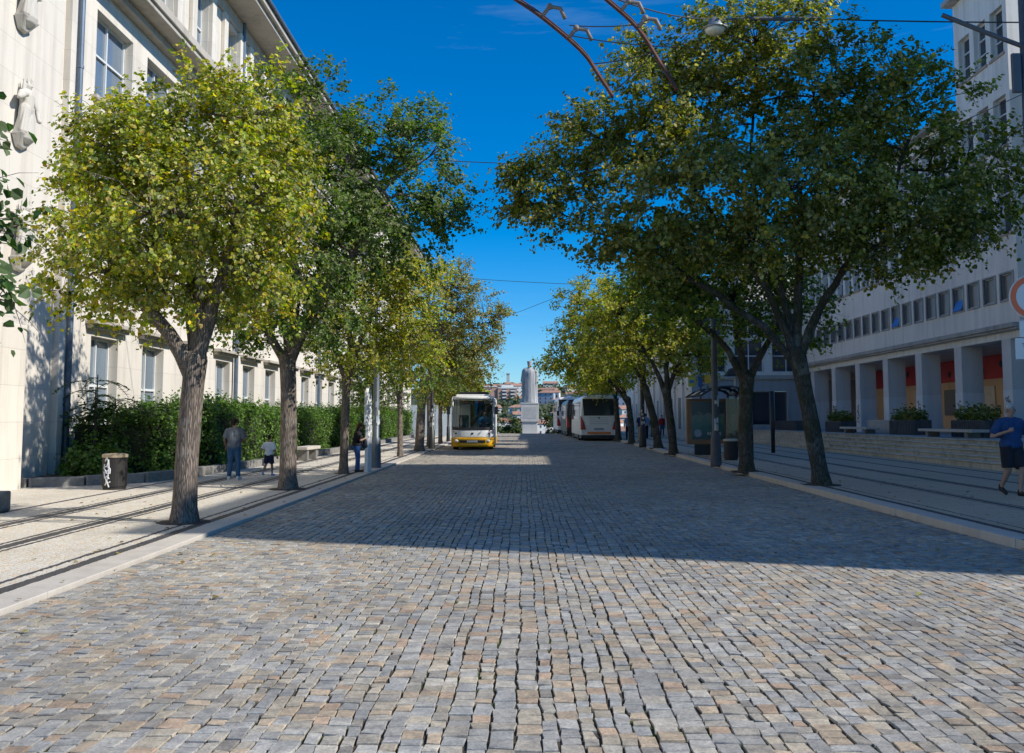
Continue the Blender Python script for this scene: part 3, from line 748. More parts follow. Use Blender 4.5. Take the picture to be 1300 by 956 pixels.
g_.ball((0, 0, z+5.2), (.30, .34, .38), 14, 10); g_.lathe([(.33, z+5.3), (.34, z+5.42), (.36, z+5.58), (.3, z+5.60)], 0, 0, 14)
g_.capsule((0, -.05, z+5.15), (0, -.12, z+4.7), .30, .26)
remesh(g_, 'robed_figure', M_stat, ST, .06, 3)

rt_ = random.Random(11)
wallc = {'white': (.66, .65, .61), 'cream': (.60, .53, .40), 'yellow': (.60, .45, .22), 'grey': (.40, .43, .48), 'pink': (.55, .36, .30)}
MW = {k: stone_wall('town_'+k, v, 50, 50, .2, (.3,.28,.25)) for k, v in wallc.items()}
M_roofO = simple('hazed_orange_tile', (.40, .215, .145), .9, .3, .5, .2); M_roofD = simple('brown_roof_tile', (.28, .12, .08), .9, .3, .5, .2)  # orange tile paled, distance haze is put into the colour
M_wd = simple('far_window', (.06, .07, .09), .3, .3, 1, 0)
wm = MB(); wm.box(-.5, .5, -.02, .03, 0, 1.3); WM = wm.mesh('window', M_wd)
def house(x, y, w_, d_, h_, col, roof, rz, lab, grp):
    t = thing('town_house', lab, 'house', (x, y, hill(x, y)-1.), rz, grp)
    a = MB(); a.box(-w_/2, w_/2, -d_/2, d_/2, -2, h_); a.build('wall', MW[col], t)
    r_ = MB(); e = .5; rh = min(w_, d_)*.22
    if roof == 'hip':
        k = max(0, w_/2-d_/2)
        r_.add([(-w_/2-e, -d_/2-e, h_), (w_/2+e, -d_/2-e, h_), (w_/2+e, d_/2+e, h_), (-w_/2-e, d_/2+e, h_), (-k, 0, h_+rh), (k, 0, h_+rh)], [(0,1,5,4), (1,2,5), (2,3,4,5), (3,0,4), (3,2,1,0)])
    else:
        r_.add([(-w_/2-e, -d_/2-e, h_), (w_/2+e, -d_/2-e, h_), (w_/2+e, d_/2+e, h_), (-w_/2-e, d_/2+e, h_), (-w_/2-e, 0, h_+rh), (w_/2+e, 0, h_+rh)], [(0,1,5,4), (1,2,5), (2,3,4,5), (3,0,4), (3,2,1,0)])
    ro = r_.build('roof', M_roofO if rt_.random() < .8 else M_roofD, t)
    c_ = MB(); c_.box(w_*.2, w_*.2+.8, .3, 1.1, h_, h_+rh+.9); c_.build('chimney', MW[col], ro)
    fl = max(1, int(h_//3)); nn = max(2, int(w_//3.2))
    for f in range(fl):
        for i in range(nn):
            link('window', WM, t, loc=(-w_/2+w_*(i+.5)/nn, -d_/2-.02, f*3+1.))
    return t
labs = {'white': 'small distant white house with a tiled roof on the far hillside', 'cream': 'small distant cream house with a tiled roof on the far hillside', 'yellow': 'small distant yellow house with a tiled roof on the far hillside',
        'grey': 'small distant grey house with a tiled roof on the far hillside', 'pink': 'small distant pinkish house with a tiled roof on the far hillside'}
spots = []
tries = 0
while len(spots) < 105 and tries < 6000:
    tries += 1
    y = rt_.uniform(400, 930); x = y*rt_.uniform(-.085, .20)
    if abs(x-SX/SY*y) < 0: continue
    if all((x-a)**2+((y-b2)*.55)**2 > 15**2 for a, b2 in spots) and not (-40 < x < 0 and 700 < y < 790): spots.append((x, y))
for x, y in spots:
    col = rt_.choices(list(wallc), (48, 14, 5, 27, 6))[0]
    house(x, y, rt_.uniform(9, 19), rt_.uniform(8, 11), rt_.choice((5, 6, 6.5, 9, 9.5)), col, rt_.choice(('hip', 'gable')), rt_.uniform(-.5, .5), labs[col], 'distant %s houses of the hillside town' % col)
# the orange and white apartment slab
AB = thing('apartment_block', 'distant orange and white apartment block with stepped balconies, left of the statue', 'apartment block', (-19.5, 760, 15.), R(8)); AB.scale = (1.2, 1.2, .82)
M_or = simple('orange_render', (.46, .27, .20), .85, .15, .4, .1)
mb = MB(); mb.box(-11, -2, -5, 7, -6, 15.5); mb.box(-1.9, 11, -6, 7, -6, 14); mb.build('wall', M_or, AB)
mb = MB(); mb.box(-11.3, -2, -5.3, 7.3, 15.5, 16.6); mb.box(-1.5, 11.4, -6.3, 7.3, 14, 15.2); mb.box(1, 9, -3, 6, 15.2, 17.8)
mb.build('roof_storey', MW['white'], AB)
for f in range(4):
    for x0, x1, yy in ((-10.2, -6.6, -5), (1, 4, -6), (6.5, 9.6, -6)):
        m_ = MB(); m_.box(x0, x1, yy-1.1, yy-.01, 1.3+f*3.3, 2.6+f*3.3); m_.build('balcony', MW['white'], AB)
        m_ = MB(); m_.box(x0, x1, yy-.05, yy-.005, 2.6+f*3.3, 4.2+f*3.3); m_.build('window', M_wd, AB)
GB = thing('grey_block', 'long distant grey apartment row with a tiled roof, above the parked coaches', 'apartment block', (62, 640, 8), R(-6))
mb = MB(); mb.box(-24, 24, -6, 6, -8, 12); mb.build('wall', MW['grey'], GB)
mb = MB(); mb.add([(-25, -7, 12), (25, -7, 12), (25, 7, 12), (-25, 7, 12), (-20, 0, 15.5), (20, 0, 15.5)], [(0,1,5,4), (1,2,5), (2,3,4,5), (3,0,4)]); mb.build('roof', M_roofO, GB)
for f in range(4):
    for k in range(14): link('window', WM, GB, loc=(-22+3.4*k, -6.03, f*3+.8))
TW = MB(); TW.box(-1.6, 1.6, -1.6, 1.6, -5, 17); TW.box(-2.1, 2.1, -2.1, 2.1, 17, 18)
tw = TW.build('water_tower', MW['white']); tw.location = (-16, 960, hill(-16, 960)); tag(tw, 'slim pale tower on the skyline left of the statue', 'tower')

# ================================================================== FOLIAGE
def leaves(P, D, size, pal, rng, n_up=.5, tipdown=.6, shade=None, spread=.8):
    """leaf blades (two quads folded on the midrib) at points P with outward directions D"""
    n = len(P)
    nrm = D*.6 + np.array([0, 0, n_up]) + rng.normal(0, spread*.62, (n, 3)); nrm /= np.linalg.norm(nrm, axis=1, keepdims=True)
    t = rng.normal(0, .7, (n, 3)) + D*.35 - np.array([0, 0, tipdown]); t -= nrm*(t*nrm).sum(1, keepdims=True); t /= np.linalg.norm(t, axis=1, keepdims=True)
    b = np.cross(nrm, t)
    s = size*rng.uniform(.5, 1.35, (n, 1))
    prof = [(0, 0, 0), (.28, .46, .10), (.68, .40, .13), (1., 0, -.06), (.68, -.40, .13), (.28, -.46, .10)]
    V = np.zeros((n, 6, 3))
    for j, (a, c, h) in enumerate(prof):
        V[:, j] = P + s*(t*(a-.5) + b*c + nrm*h)
    F = (np.array([(0, 1, 2, 3), (0, 3, 4, 5)])[None] + (np.arange(n)*6)[:, None, None]).reshape(-1, 4)
    pal_c = np.array([p[:3] for p in pal]); pr = np.array([p[3] for p in pal]); pr = pr/pr.sum()
    col = pal_c[rng.choice(len(pal), n, p=pr)]*rng.uniform(.7, 1.3, (n, 1))
    if shade is not None: col = col*shade[:, None]
    return V.reshape(-1, 3), F, np.repeat(col, 6, 0)

def bez(a, b2, c, d_, n):
    out = []
    for i in range(n+1):
        t = i/n; u = 1-t
        out.append(a*u**3 + b2*(3*u*u*t) + c*(3*u*t*t) + d_*t**3)
    return out

GREEN = [(.08, .16, .014, 4), (.115, .20, .018, 3), (.16, .24, .022, 2), (.035, .085, .010, 2), (.20, .21, .03, .6), (.24, .25, .13, .6)]
OLIVE = [(.21, .28, .016, 3), (.33, .36, .018, 3), (.45, .42, .02, 2.6), (.09, .16, .010, 2.2), (.62, .48, .025, 1.8), (.56, .51, .30, 1.9), (.34, .19, .03, .6)]
GOLD = [(.24, .31, .018, 3), (.37, .39, .022, 3), (.50, .43, .028, 2.4), (.12, .19, .012, 1.2), (.52, .36, .03, 1.1), (.44, .42, .20, .8)]
DEEP = [(.105, .14, .011, 4), (.155, .185, .015, 3), (.21, .215, .02, 2), (.24, .22, .03, 1.2), (.42, .39, .20, 2.2), (.46, .36, .05, 1.4)]

def tree(label, base, trunk, lobes, nclu, nleaf, lsize, pal, seed, group, bark=None, limbs=None, fork_r=.17, base_r=.27, csize=.30, pit=True, twigs=True, shell=2.4, flat=.7):
    rng = np.random.default_rng(seed); rr = random.Random(seed)
    base = Vector(base); t_ = thing('street_tree', label, 'tree', base, 0, group)
    L = lambda p: Vector(p) - base
    tp = [L(p) for p in trunk]
    mb = MB()
    # trunk: ridged tapered sleeve with a flared foot
    path = []
    for i in range(len(tp)-1):
        for k in range(5): path.append(tp[i].lerp(tp[i+1], k/5))
    path.append(tp[-1]); n = len(path)
    rad = []
    for i, p in enumerate(path):
        f = i/(n-1); r = base_r*(1-f) + fork_r*f
        zz = p.z; r *= 1 + .30*math.exp(-max(zz, 0)/.11) 
        if f > .88: r *= 1+.9*(f-.88)
        rad.append(r)
    path[0] = path[0] - Vector((0, 0, .05)); S_ = 22; vs = []
    td = (path[-1]-path[-3]).normalized(); rl = rad[-1]
    for q, f in ((.45, .93), (.8, .72), (1.05, .4), (1.15, .12)): path.append(tp[-1] + td*rl*q); rad.append(rl*f)
    n = len(path)
    ph = [rr.uniform(-.09, .09) for _ in range(S_)]
    for i, p in enumerate(path):
        for k in range(S_):
            a = 2*math.pi*k/S_; fl = 1 + ph[k]*(.55+.6*math.exp(-max(p.z, 0)/.4)) + .035*math.sin(k*3.1+p.z*2.2) + .03*math.sin(k*1.3-p.z*5)
            vs.append((p.x+math.cos(a)*rad[i]*fl, p.y+math.sin(a)*rad[i]*fl, p.z))
    fs = [(i*S_+k, i*S_+(k+1) % S_, (i+1)*S_+(k+1) % S_, (i+1)*S_+k) for i in range(n-1) for k in range(S_)]
    mb.add(vs, fs + [tuple(range((n-1)*S_, n*S_))])
    fork = tp[-1]; nodes = []
    lob = [(Vector(l[:3])-base, (l[3], l[3]*.95 if len(l) < 6 else l[5], l[4])) for l in lobes]
    def limb(target, r0, r1, start):
        dv = target-start; ln = dv.length
        c1 = start + Vector((dv.x*.22, dv.y*.22, abs(dv.z)*.25+ln*.18)); c2 = start.lerp(target, .62) + Vector((rr.uniform(-.1, .1), rr.uniform(-.1, .1), rr.uniform(-.02, .12)))*ln
        m_ = max(5, int(ln/.35)); pts = bez(start, c1, c2, target, m_)
        pts = [pts[0]] + [p + Vector((rr.uniform(-1, 1), rr.uniform(-1, 1), rr.uniform(-1, 1)))*.035*min(1, ln/3) for p in pts[1:]]
        rd = [r0*(1-i/m_)**.8 + r1*(i/m_) for i in range(m_+1)]
        mb.tube(pts, rd, 9, jit=.06)
        for p, q in zip(pts, rd): nodes.append((p, q))
        return pts, rd
    mains = []
    for lm in (limbs or []):
        p_, r_ = limb(L(lm[:3]), max(lm[3]*1.1, fork_r*.52), .05, fork - Vector((0, 0, .30))); mains.append((p_, r_))
    for c, r in lob:
        if nodes and limbs:
            ok = [(p, q) for p, q in nodes if p.z < c.z+.4] or nodes
            s, q = min(ok, key=lambda pq: (pq[0]-c).length + .5*max(0, pq[0].z-c.z))
            limb(c, min(q*.75, .07), .018, s)
        else: limb(c, fork_r*.5, .02, fork - Vector((0, 0, .15)))
    # clusters of leaves in the lobes
    vols = np.array([r[0]*r[1]*r[2] for _, r in lob])**(2/3); vols *= rng.uniform(.55, 1.3, len(vols)); vols /= vols.sum()
    cen = []; out = []; prim = np.array([(p.x, p.y, p.z) for p, _ in nodes]); 
    for i in range(nclu):
        k = rng.choice(len(lob), p=vols); c, r = lob[k]
        dv = rng.normal(0, 1, 3); dv /= np.linalg.norm(dv); q = rng.random()**(1/shell)
        p = np.array(c) + dv*np.array(r)*q
        cen.append(p); out.append(dv)
    cen = np.array(cen); out = np.array(out)
    whole = cen.mean(0)
    out = out*.6 + (cen-whole)/np.linalg.norm(cen-whole, axis=1, keepdims=True)*.5
    out /= np.linalg.norm(out, axis=1, keepdims=True)
    if twigs:
        for p in cen[::1 if nclu < 420 else 2]:
            d_ = np.linalg.norm(prim-p, axis=1) + np.maximum(0, prim[:, 2]-p[2])*.6; j = int(d_.argmin()); s = nodes[j][0]; e = Vector(p)
            if (e-s).length < .12: continue
            m_ = s.lerp(e, .5) + Vector((rr.uniform(-.1, .1), rr.uniform(-.1, .1), rr.uniform(-.02, .16)))*min(1, (e-s).length)
            mb.tube([s, s.lerp(m_, .5)*.5+ (s.lerp(m_, .5))*.5, m_, e], [.017, .014, .010, .005], 5, cap=False)
    mb.build('trunk', bark or M_bark, t_, smooth=True)
    # every cluster is a handful of leafy shoots reaching outwards
    nsh = 6; per = max(4, nleaf//(nclu*nsh)); m_ = nclu*nsh
    sd = np.repeat(out, nsh, 0)*.75 + rng.normal(0, .62, (m_, 3))*np.array([1, 1, flat]) + np.array([0, 0, .18]); sd /= np.linalg.norm(sd, axis=1, keepdims=True)
    sl_ = csize*rng.uniform(1.0, 2.5, m_); c0 = np.repeat(cen, nsh, 0) + rng.normal(0, csize*.28, (m_, 3))
    tt = rng.uniform(-.15, 1., (m_, per))
    P = c0[:, None] + sd[:, None]*(tt*sl_[:, None])[..., None] - np.array([0, 0, 1.])*(np.maximum(tt, 0)**2*sl_[:, None]*.22)[..., None] + rng.normal(0, lsize*.55, (m_, per, 3))
    P = P.reshape(-1, 3); D = np.repeat(sd[:, None]*.6 + np.repeat(out, nsh, 0)[:, None]*.6, per, 1).reshape(-1, 3); D /= np.linalg.norm(D, axis=1, keepdims=True)
    sh = np.repeat(np.repeat(rng.uniform(.7, 1.2, nclu), nsh)*rng.uniform(.8, 1.25, m_), per)
    if twigs:
        tw = MB()
        for p, d_, L_ in zip(c0[::2], sd[::2], sl_[::2]):
            p = Vector(p); d_ = Vector(d_); tw.tube([p-d_*L_*.2, p+d_*L_*.5-Vector((0, 0, .05*L_)), p+d_*L_*.95-Vector((0, 0, .2*L_))], [.006, .004, .002], 3, cap=False)
        o = tw.build('twigs', bark or M_bark, t_); o['kind'] = 'stuff'
    V, F, cl = leaves(P, D, lsize, pal, rng, shade=sh)
    link('crown', big_mesh('crown', V, F, [M_leaf], cl), t_)
    if pit:
        m_ = MB(); z = .012
        m_.lathe([(.0, z), (base_r*2.3, z), (base_r*2.6, -.03)], 0, 0, 9, cap=False); o = m_.build('tree_pit', M_pit, t_); 
    return t_

zl = lambda y: gz(y)+LP
zr = lambda y: gz(y)+RP
GL, GR = 'trees along the left kerb', 'trees along the right kerb'
T1 = [(-5.46,14.5,6.39,.85,.91),(-6.1,14.2,5.75,.9,.72),(-4.49,14.8,6.49,1.05,.99),(-6.75,14.5,5.01,.7,.85),(-5.53,13.7,4.7,1.14,1.03),(-4.3,13.9,4.74,1.16,1.1),(-3.83,14.8,5.32,.62,.99),(-6.47,14.3,3.98,.95,.72),(-5.32,14.5,3.76,1.15,.72),(-4.28,14.7,3.91,.86,.73),(-5.8,15.5,5.5,1.55,1.42)]
tree('yellow green linden nearest on the left, leaning limbs from a thick ridged trunk', (-5.16,14.46,zl(14.46)), [(-5.16,14.46,zl(14.46)), (-5.15,14.5,1.2), (-5.08,14.5,2.55)], T1, 600, 52000, .064, OLIVE, 1, GL, csize=.22, shell=2.8,
     limbs=[(-6.3,14.2,3.9,.12), (-5.2,14.4,4.6,.10), (-4.5,14.5,4.6,.13), (-5.6,15.1,4.9,.09)], fork_r=.16, base_r=.172)
T2 = [(-4.92,21.3,8.98,.8,.98),(-5.69,21.5,8.3,1.43,1.25),(-4.01,21.0,7.22,1.4,1.4),(-2.14,21.0,7.58,.88,1.2),(-2.81,21.3,8.32,.98,.98),(-1.77,21.0,6.4,.63,.63),(-2.89,20.7,5.98,1.29,.69),(-4.11,20.7,5.54,1.64,1.21),(-5.23,21.0,5.24,1.4,1.4),(-5.98,20.6,4.12,1.03,.86),(-4.39,20.5,3.85,.85,.68),(-4.45,22.3,7.37,2.23,2.04)]
tree('tall dark green linden second on the left, its crown reaching out over the road', (-5.21,20.96,zl(20.96)), [(-5.21,20.96,zl(21)), (-5.22,21,1.6), (-5.28,21,3.0)], T2, 600, 52000, .07, GREEN, 2, GL, csize=.25, shell=2.6, flat=.5,
     limbs=[(-6.0,20.8,4.1,.10), (-5.1,20.9,5.2,.14), (-4.2,20.8,5.0,.12), (-3.0,21,6.6,.10), (-5.4,21.4,7.2,.11)], fork_r=.165, base_r=.18)
T3 = [(-4.38,26.7,5.75,1.33,1.),(-5.23,26.5,4.82,.99,1.21),(-3.7,26.7,5.07,1.33,1.33),(-3.06,26.9,5.78,.78,1.12),(-4.81,26.7,3.72,1.33,1.),(-3.26,26.9,3.74,1.01,1.12),(-5.75,26.9,3.97,.63,.9)]
tree('yellowish linden third on the left with a slim pale trunk beside the woman', (-5.06,26.68,zl(26.7)), [(-5.06,26.68,zl(26.7)), (-5.04,26.7,1.6), (-5.02,26.7,2.75)], T3, 300, 23000, .07, GOLD, 3, GL,
     limbs=[(-4.95,26.6,4.6,.09), (-4.3,26.7,4.6,.08), (-5.4,26.7,3.9,.07)], fork_r=.11, base_r=.118)
T4 = [(-5.84,37.8,3.63,1.26,1.57),(-4.93,38.,4.6,1.43,1.58),(-6.46,37.8,2.9,.94,.9),(-4.57,37.8,3.2,1.1,1.)]
tree('small bright green linden with a thin straight trunk behind the grey lamp post', (-4.92,37.77,zl(37.8)), [(-4.92,37.77,zl(37.8)), (-4.94,37.8,1.4), (-4.95,37.8,2.3)], T4, 190, 10500, .082, GREEN, 4, GL, limbs=[(-5.3,37.8,3.4,.07), (-4.9,37.9,3.8,.08)], fork_r=.10, base_r=.115)
T5 = [(-3.3,43.7,7.8,1.27,1.53),(-2.01,43.7,6.51,1.27,1.64),(-3.87,44.,5.8,1.83,1.83),(-2.37,43.7,4.67,1.38,1.27),(-4.38,43.7,3.94,1.46,1.1),(-1.1,43.7,6.51,.36,.58)]
tree('dark green linden with a forked trunk whose crown stands highest over the small bus', (-4.82,43.69,zl(43.7)), [(-4.82,43.69,zl(43.7)), (-4.76,43.7,1.6), (-4.72,43.7,2.7)], T5, 300, 21000, .082, [(c[0]*1.1, c[1], c[2]*1.2, c[3]) for c in DEEP], 5, GL, limbs=[(-3.9,43.7,5.2,.13), (-4.8,43.8,4.8,.11)], fork_r=.19, base_r=.21)
T6 = [(-4.6,50.,5.95,1.46,1.67),(-3.96,50.,4.27,1.46,1.46)]
tree('thin linden close behind the forked one on the left kerb', (-4.96,49.83,zl(49.8)), [(-4.96,49.83,zl(49.8)), (-4.97,49.8,1.6), (-5.,49.8,2.9)], T6, 160, 6000, .11, GREEN, 6, GL, fork_r=.11, base_r=.13)
T7 = [(-3.97,56.,4.58,1.31,1.63),(-4.67,56.,3.65,1.17,1.4),(-3.04,56.,4.12,.65,1.31),(-4.2,56.,2.9,.84,.7)]
tree('golden yellow linden on the left kerb, directly behind the small bus', (-4.88,55.5,zl(55.5)), [(-4.88,55.5,zl(55.5)), (-4.9,55.5,1.6), (-4.9,55.6,2.6)], T7, 190, 7500, .115, [(p[0]*1.25, p[1]*1.12, p[2], p[3]) for p in GOLD], 7, GL, fork_r=.11, base_r=.125)
T8 = [(-4.6,68,5.2,1.6,1.8),(-4.1,68,3.9,1.3,1.2)]
tree('farthest golden linden on the left kerb, before the pale hoarding', (-4.85,68,zl(68)), [(-4.85,68,zl(68)), (-4.85,68,2.6)], T8, 120, 4500, .13, GOLD, 8, GL, fork_r=.13, base_r=.17, twigs=False)
# near left neighbour whose trunk stands outside the picture
T0 = [(-5.3,8.9,3.3,.28,.35),(-5.35,9.0,3.9,.25,.4),(-5.22,9.,2.8,.28,.22),(-5.6,9.,4.6,.3,.3),(-6.5,9.,4.4,.9,1.1),(-6.7,9.,3.4,.9,.8)]
tree('large leaved dark green tree reaching in at the left edge, its trunk out of view', (-6.75,9.2,zl(9.2)), [(-6.75,9.2,zl(9.2)), (-6.7,9.2,1.5), (-6.6,9.2,2.6)], T0, 200, 5600, .12, [(.03,.085,.03,4), (.045,.11,.035,3), (.06,.13,.035,2)], 9, GL, fork_r=.2, base_r=.25, csize=.2)

R1 = [(5.26,20.8,10.13,1.91,1.04),(3.42,20.5,8.85,1.71,1.02),(6.9,20.5,8.83,1.88,1.28),(8.79,20.5,8.29,1.37,1.28),(9.92,20.1,6.94,1.01,1.34),(1.85,20.7,7.84,1.38,1.03),(3.59,19.7,6.68,1.97,1.31),(5.46,19.3,6.41,1.93,1.45),(7.56,19.7,6.5,1.81,1.4),(.7,20.5,6.9,1.02,.77),(1.31,20.7,5.88,1.21,.69),(3.0,20.5,5.55,1.45,.65),(5.,20.2,5.55,1.4,.6),(7.2,20.3,5.25,1.4,.7),(8.73,20.2,5.59,1.18,.76),(0.05,20.5,6.46,.5,.5),(9.44,19.9,5.7,.75,.5),(5.53,22.1,7.86,3.68,2.39,2.2),(2.69,20.9,10.09,.52,.61),(8.2,20.5,9.35,1.0,.75)]
tree('huge spreading linden nearest on the right, its leaning mossy trunk by the low steps', (6.65,21.39,zr(21.4)), [(6.65,21.39,zr(21.4)), (6.42,21.4,1.8), (6.18,21.4,3.1)], R1, 950, 90000, .083, DEEP, 21, GR, bark=M_barkD,
     limbs=[(3.5,21,5.0,.085), (4.3,20.9,6.1,.085), (6.2,20.9,6.6,.10), (7.6,20.9,5.4,.085), (5.3,21.8,7.6,.085), (8.3,20.7,7.0,.07)], fork_r=.175, base_r=.185, csize=.30, flat=.42)
R2 = [(4.13,26.6,5.27,1.33,1.11),(5.9,26.6,5.04,1.77,1.1),(7.72,26.8,4.62,1.34,1.),(4.9,27.1,6.26,1.81,1.35),(7.02,27.4,6.3,1.83,1.37)]
tree('shaded linden second on the right with a moss covered forking trunk beside the litter bin', (6.2,26.59,zr(26.6)), [(6.2,26.59,zr(26.6)), (6.2,26.6,1.6), (6.25,26.6,2.75)], R2, 330, 23000, .086, [(p[0]*1.3, p[1]*1.2, p[2], p[3]) for p in GREEN], 22, GR, bark=M_barkD,
     limbs=[(4.7,26.6,4.6,.10), (5.9,26.6,4.9,.11), (7.4,26.8,4.6,.10)], fork_r=.19, base_r=.185)
R3 = [(5.38,38.9,6.29,1.94,1.78),(4.07,38.9,5.97,1.62,1.62),(6.72,39.2,5.67,1.63,1.63),(5.36,38.9,4.66,2.27,1.0),(6.97,38.9,4.33,1.3,1.),(6.12,39.4,7.68,1.97,1.31)]
tree('olive green linden third on the right, leaning trunk just past the bus shelter', (6.11,38.92,zr(38.9)), [(6.11,38.92,zr(38.9)), (6.0,38.9,1.6), (5.85,38.9,2.8)], R3, 360, 24000, .09, GOLD, 23, GR, bark=M_barkD, limbs=[(4.6,38.9,5.0,.10), (5.9,38.9,5.2,.11), (6.8,39,4.8,.09)], fork_r=.165, base_r=.165)
R4 = [(4.79,45.7,7.1,1.52,1.71),(5.91,45.7,5.18,1.52,1.33),(4.01,45.7,5.57,1.52,1.52)]
tree('olive linden fourth on the right with a trunk leaning towards the road', (6.46,45.69,zr(45.7)), [(6.46,45.69,zr(45.7)), (6.25,45.7,1.7), (5.85,45.7,3.2)], R4, 260, 9500, .12, GOLD, 24, GR, bark=M_barkD, fork_r=.165, base_r=.19)
R5 = [(3.16,53.7,8.29,1.43,1.43),(2.47,53.7,6.26,1.34,1.57),(4.27,53.7,6.71,1.79,2.24),(3.36,53.7,4.66,1.61,1.1),(5.15,53.7,4.91,1.57,1.4),(2.24,53.7,4.91,.67,.9),(1.3,53.7,4.82,.5,.33)]
tree('sunlit golden linden on the right kerb reaching out above the white coach', (6.08,53.69,zr(53.7)), [(6.08,53.69,zr(53.7)), (6.05,53.7,1.6), (5.9,53.7,2.8)], R5, 380, 19000, .105, GOLD, 25, GR, bark=M_barkD, limbs=[(3.4,53.7,5.2,.10), (4.6,53.7,5.4,.11)], fork_r=.15, base_r=.17)
R6 = [(4.81,60.8,4.83,1.52,1.52),(6.33,60.8,5.1,1.52,1.5)]
tree('thin trunked linden on the right kerb beside the white coach', (6.04,60.81,zr(60.8)), [(6.04,60.81,zr(60.8)), (6.0,60.8,1.5), (5.9,60.8,2.9)], R6, 200, 7000, .13, GOLD, 26, GR, bark=M_barkD, fork_r=.14, base_r=.19)
R7 = [(5.4,75,4.9,1.9,1.7),(6.6,75,4.6,1.5,1.5)]
tree('farthest linden on the right kerb, beyond the white coach', (6.6,75,zr(75)), [(6.6,75,zr(75)), (6.5,75,2.9)], R7, 150, 5500, .14, GOLD, 27, GR, bark=M_barkD, fork_r=.15, base_r=.2, twigs=False)

# ---------------------------------------------------------- hedges and shrubs in the left bed
HG = [(.07, .155, .018, 3), (.11, .215, .022, 3), (.16, .27, .03, 2), (.045, .10, .012, 2)]
def hedge(label, x0, x1, y0, y1, h, seed, dens=330, size=.075, pal=HG, lump=.26, group='clipped hedges in front of the left building'):
    rng = np.random.default_rng(seed); t = thing('hedge', label, 'hedge', ((x0+x1)/2, (y0+y1)/2, gz((y0+y1)/2)+.18), 0, group)
    hx, hy = (x1-x0)/2, (y1-y0)/2
    areas = [2*hy*h, 2*hy*2*hx, 2*hx*h]        # road side, top, near end
    P = []; D = []
    for (ar, kind) in zip(areas, 'fte'):
        n = int(ar*dens); u = rng.uniform(-1, 1, n); v = rng.uniform(0, 1, n)
        if kind == 'f': p = np.stack([np.full(n, hx), u*hy, v*h], 1); dd = np.tile([1., 0, .15], (n, 1))
        elif kind == 't': p = np.stack([(v*2-1)*hx, u*hy, np.full(n, h)], 1); dd = np.tile([.1, 0, 1.], (n, 1))
        else: p = np.stack([u*hx, np.full(n, -hy), v*h], 1); dd = np.tile([0, -1., .15], (n, 1))
        P.append(p); D.append(dd)
    P = np.concatenate(P); D = np.concatenate(D)
    lm = np.sin(P[:, 1]*2.1+seed)*np.sin(P[:, 2]*2.6+P[:, 1]*.7) + .6*np.sin(P[:, 1]*5.3+P[:, 2]*4.1+seed) + .6*np.sin(P[:, 0]*4+P[:, 1]*3.1)
    edge = np.minimum(1, (h-P[:, 2])/.35)*.0
    P = P + D*(lm*lump)[:, None]*.7 + rng.normal(0, .06, P.shape) - D*np.abs(rng.normal(0, .10, len(P)))[:, None]
    # wild shoots on the top
    k = int(60*hy*hx); base = np.stack([rng.uniform(-hx, hx, k), rng.uniform(-hy, hy, k), np.full(k, h)], 1)
    sh = np.repeat(base, 7, 0); tt = np.tile(np.linspace(0, 1, 7), k); ht = np.repeat(rng.uniform(.08, .6, k)**1.3, 7)
    sh[:, 2] += tt*ht; sh += rng.normal(0, .03, sh.shape); P = np.concatenate([P, sh]); D = np.concatenate([D, np.tile([.3, 0, .6], (len(sh), 1))])
    P[:, 2] = np.maximum(P[:, 2], .02)
    V, F, c = leaves(P, D, size, pal, rng, n_up=.45, tipdown=.1, shade=rng.uniform(.75, 1.2, len(P)))
    link('foliage', big_mesh('foliage', V, F, [M_hedge], c), t)
    mb = MB(); mb.box(-hx+.16, hx-.16, -hy+.16, hy-.16, 0, h-.22); 
    mb.build('twig_core', simple('hedge_core', (.025, .03, .012), 1, .5, 5, .5), t)
    return t
hedge('dark leafy hedge section left of the thick near trunk, behind the scrawled bin', -11.6, -9.35, 23.9, 27.2, 1.45, 41, 420)
hedge('bright green hedge section behind the man in the grey shirt', -11.3, -8.98, 27.3, 33.4, 1.75, 42, 400)
hedge('glossy dark hedge section between the second trunk and the stone bench', -11.2, -8.95, 34.2, 44.8, 1.55, 43)
hedge('clipped hedge section behind the woman looking at her phone', -11.2, -8.75, 45.3, 57.5, 1.6, 44, 260, .085)
hedge('farthest clipped hedge section before the pale hoarding', -11.2, -8.7, 58.3, 73.5, 1.7, 45, 180, .10)
# low shrub at the corner and a feathery tree of heaven
def shrub(label, x, y, z, r, h, n, size, pal, seed, cat='shrub', name='shrub', group=None, m=None):
    rng = np.random.default_rng(seed); t = thing(name, label, cat, (x, y, z), 0, group)
    k = max(12, n//45); dv = rng.normal(0, 1, (k, 3)); dv /= np.linalg.norm(dv, axis=1, keepdims=True); dv[:, 2] = np.abs(dv[:, 2])
    q = rng.random((k, 1))**.45; cen = dv*q*np.array([r, r, h]); per = n//k
    off = rng.normal(0, .13*max(r, .5), (k, per, 3)); P = (cen[:, None]+off).reshape(-1, 3); P[:, 2] = np.abs(P[:, 2])
    D = np.repeat(dv[:, None], per, 1).reshape(-1, 3)
    V, F, c = leaves(P, D, size, pal, rng, n_up=.4, tipdown=.1, shade=np.repeat(rng.uniform(.6, 1.25, k), per))
    link('foliage', big_mesh('foliage', V, F, [m or M_hedge], c), t)
    mb = MB(); rr = random.Random(seed)
    for c_ in cen: mb.tube([(0, 0, 0), (c_[0]*.45, c_[1]*.45, c_[2]*.6), tuple(c_)], [.016, .011, .005], 5, cap=False)
    mb.build('stems', M_barkD, t); return t
shrub('low dark bush at the near corner of the bed beside the stone pier', -10.4, 23.0, gz(23)+.18, .75, 1.0, 2600, .08, HG, 51)
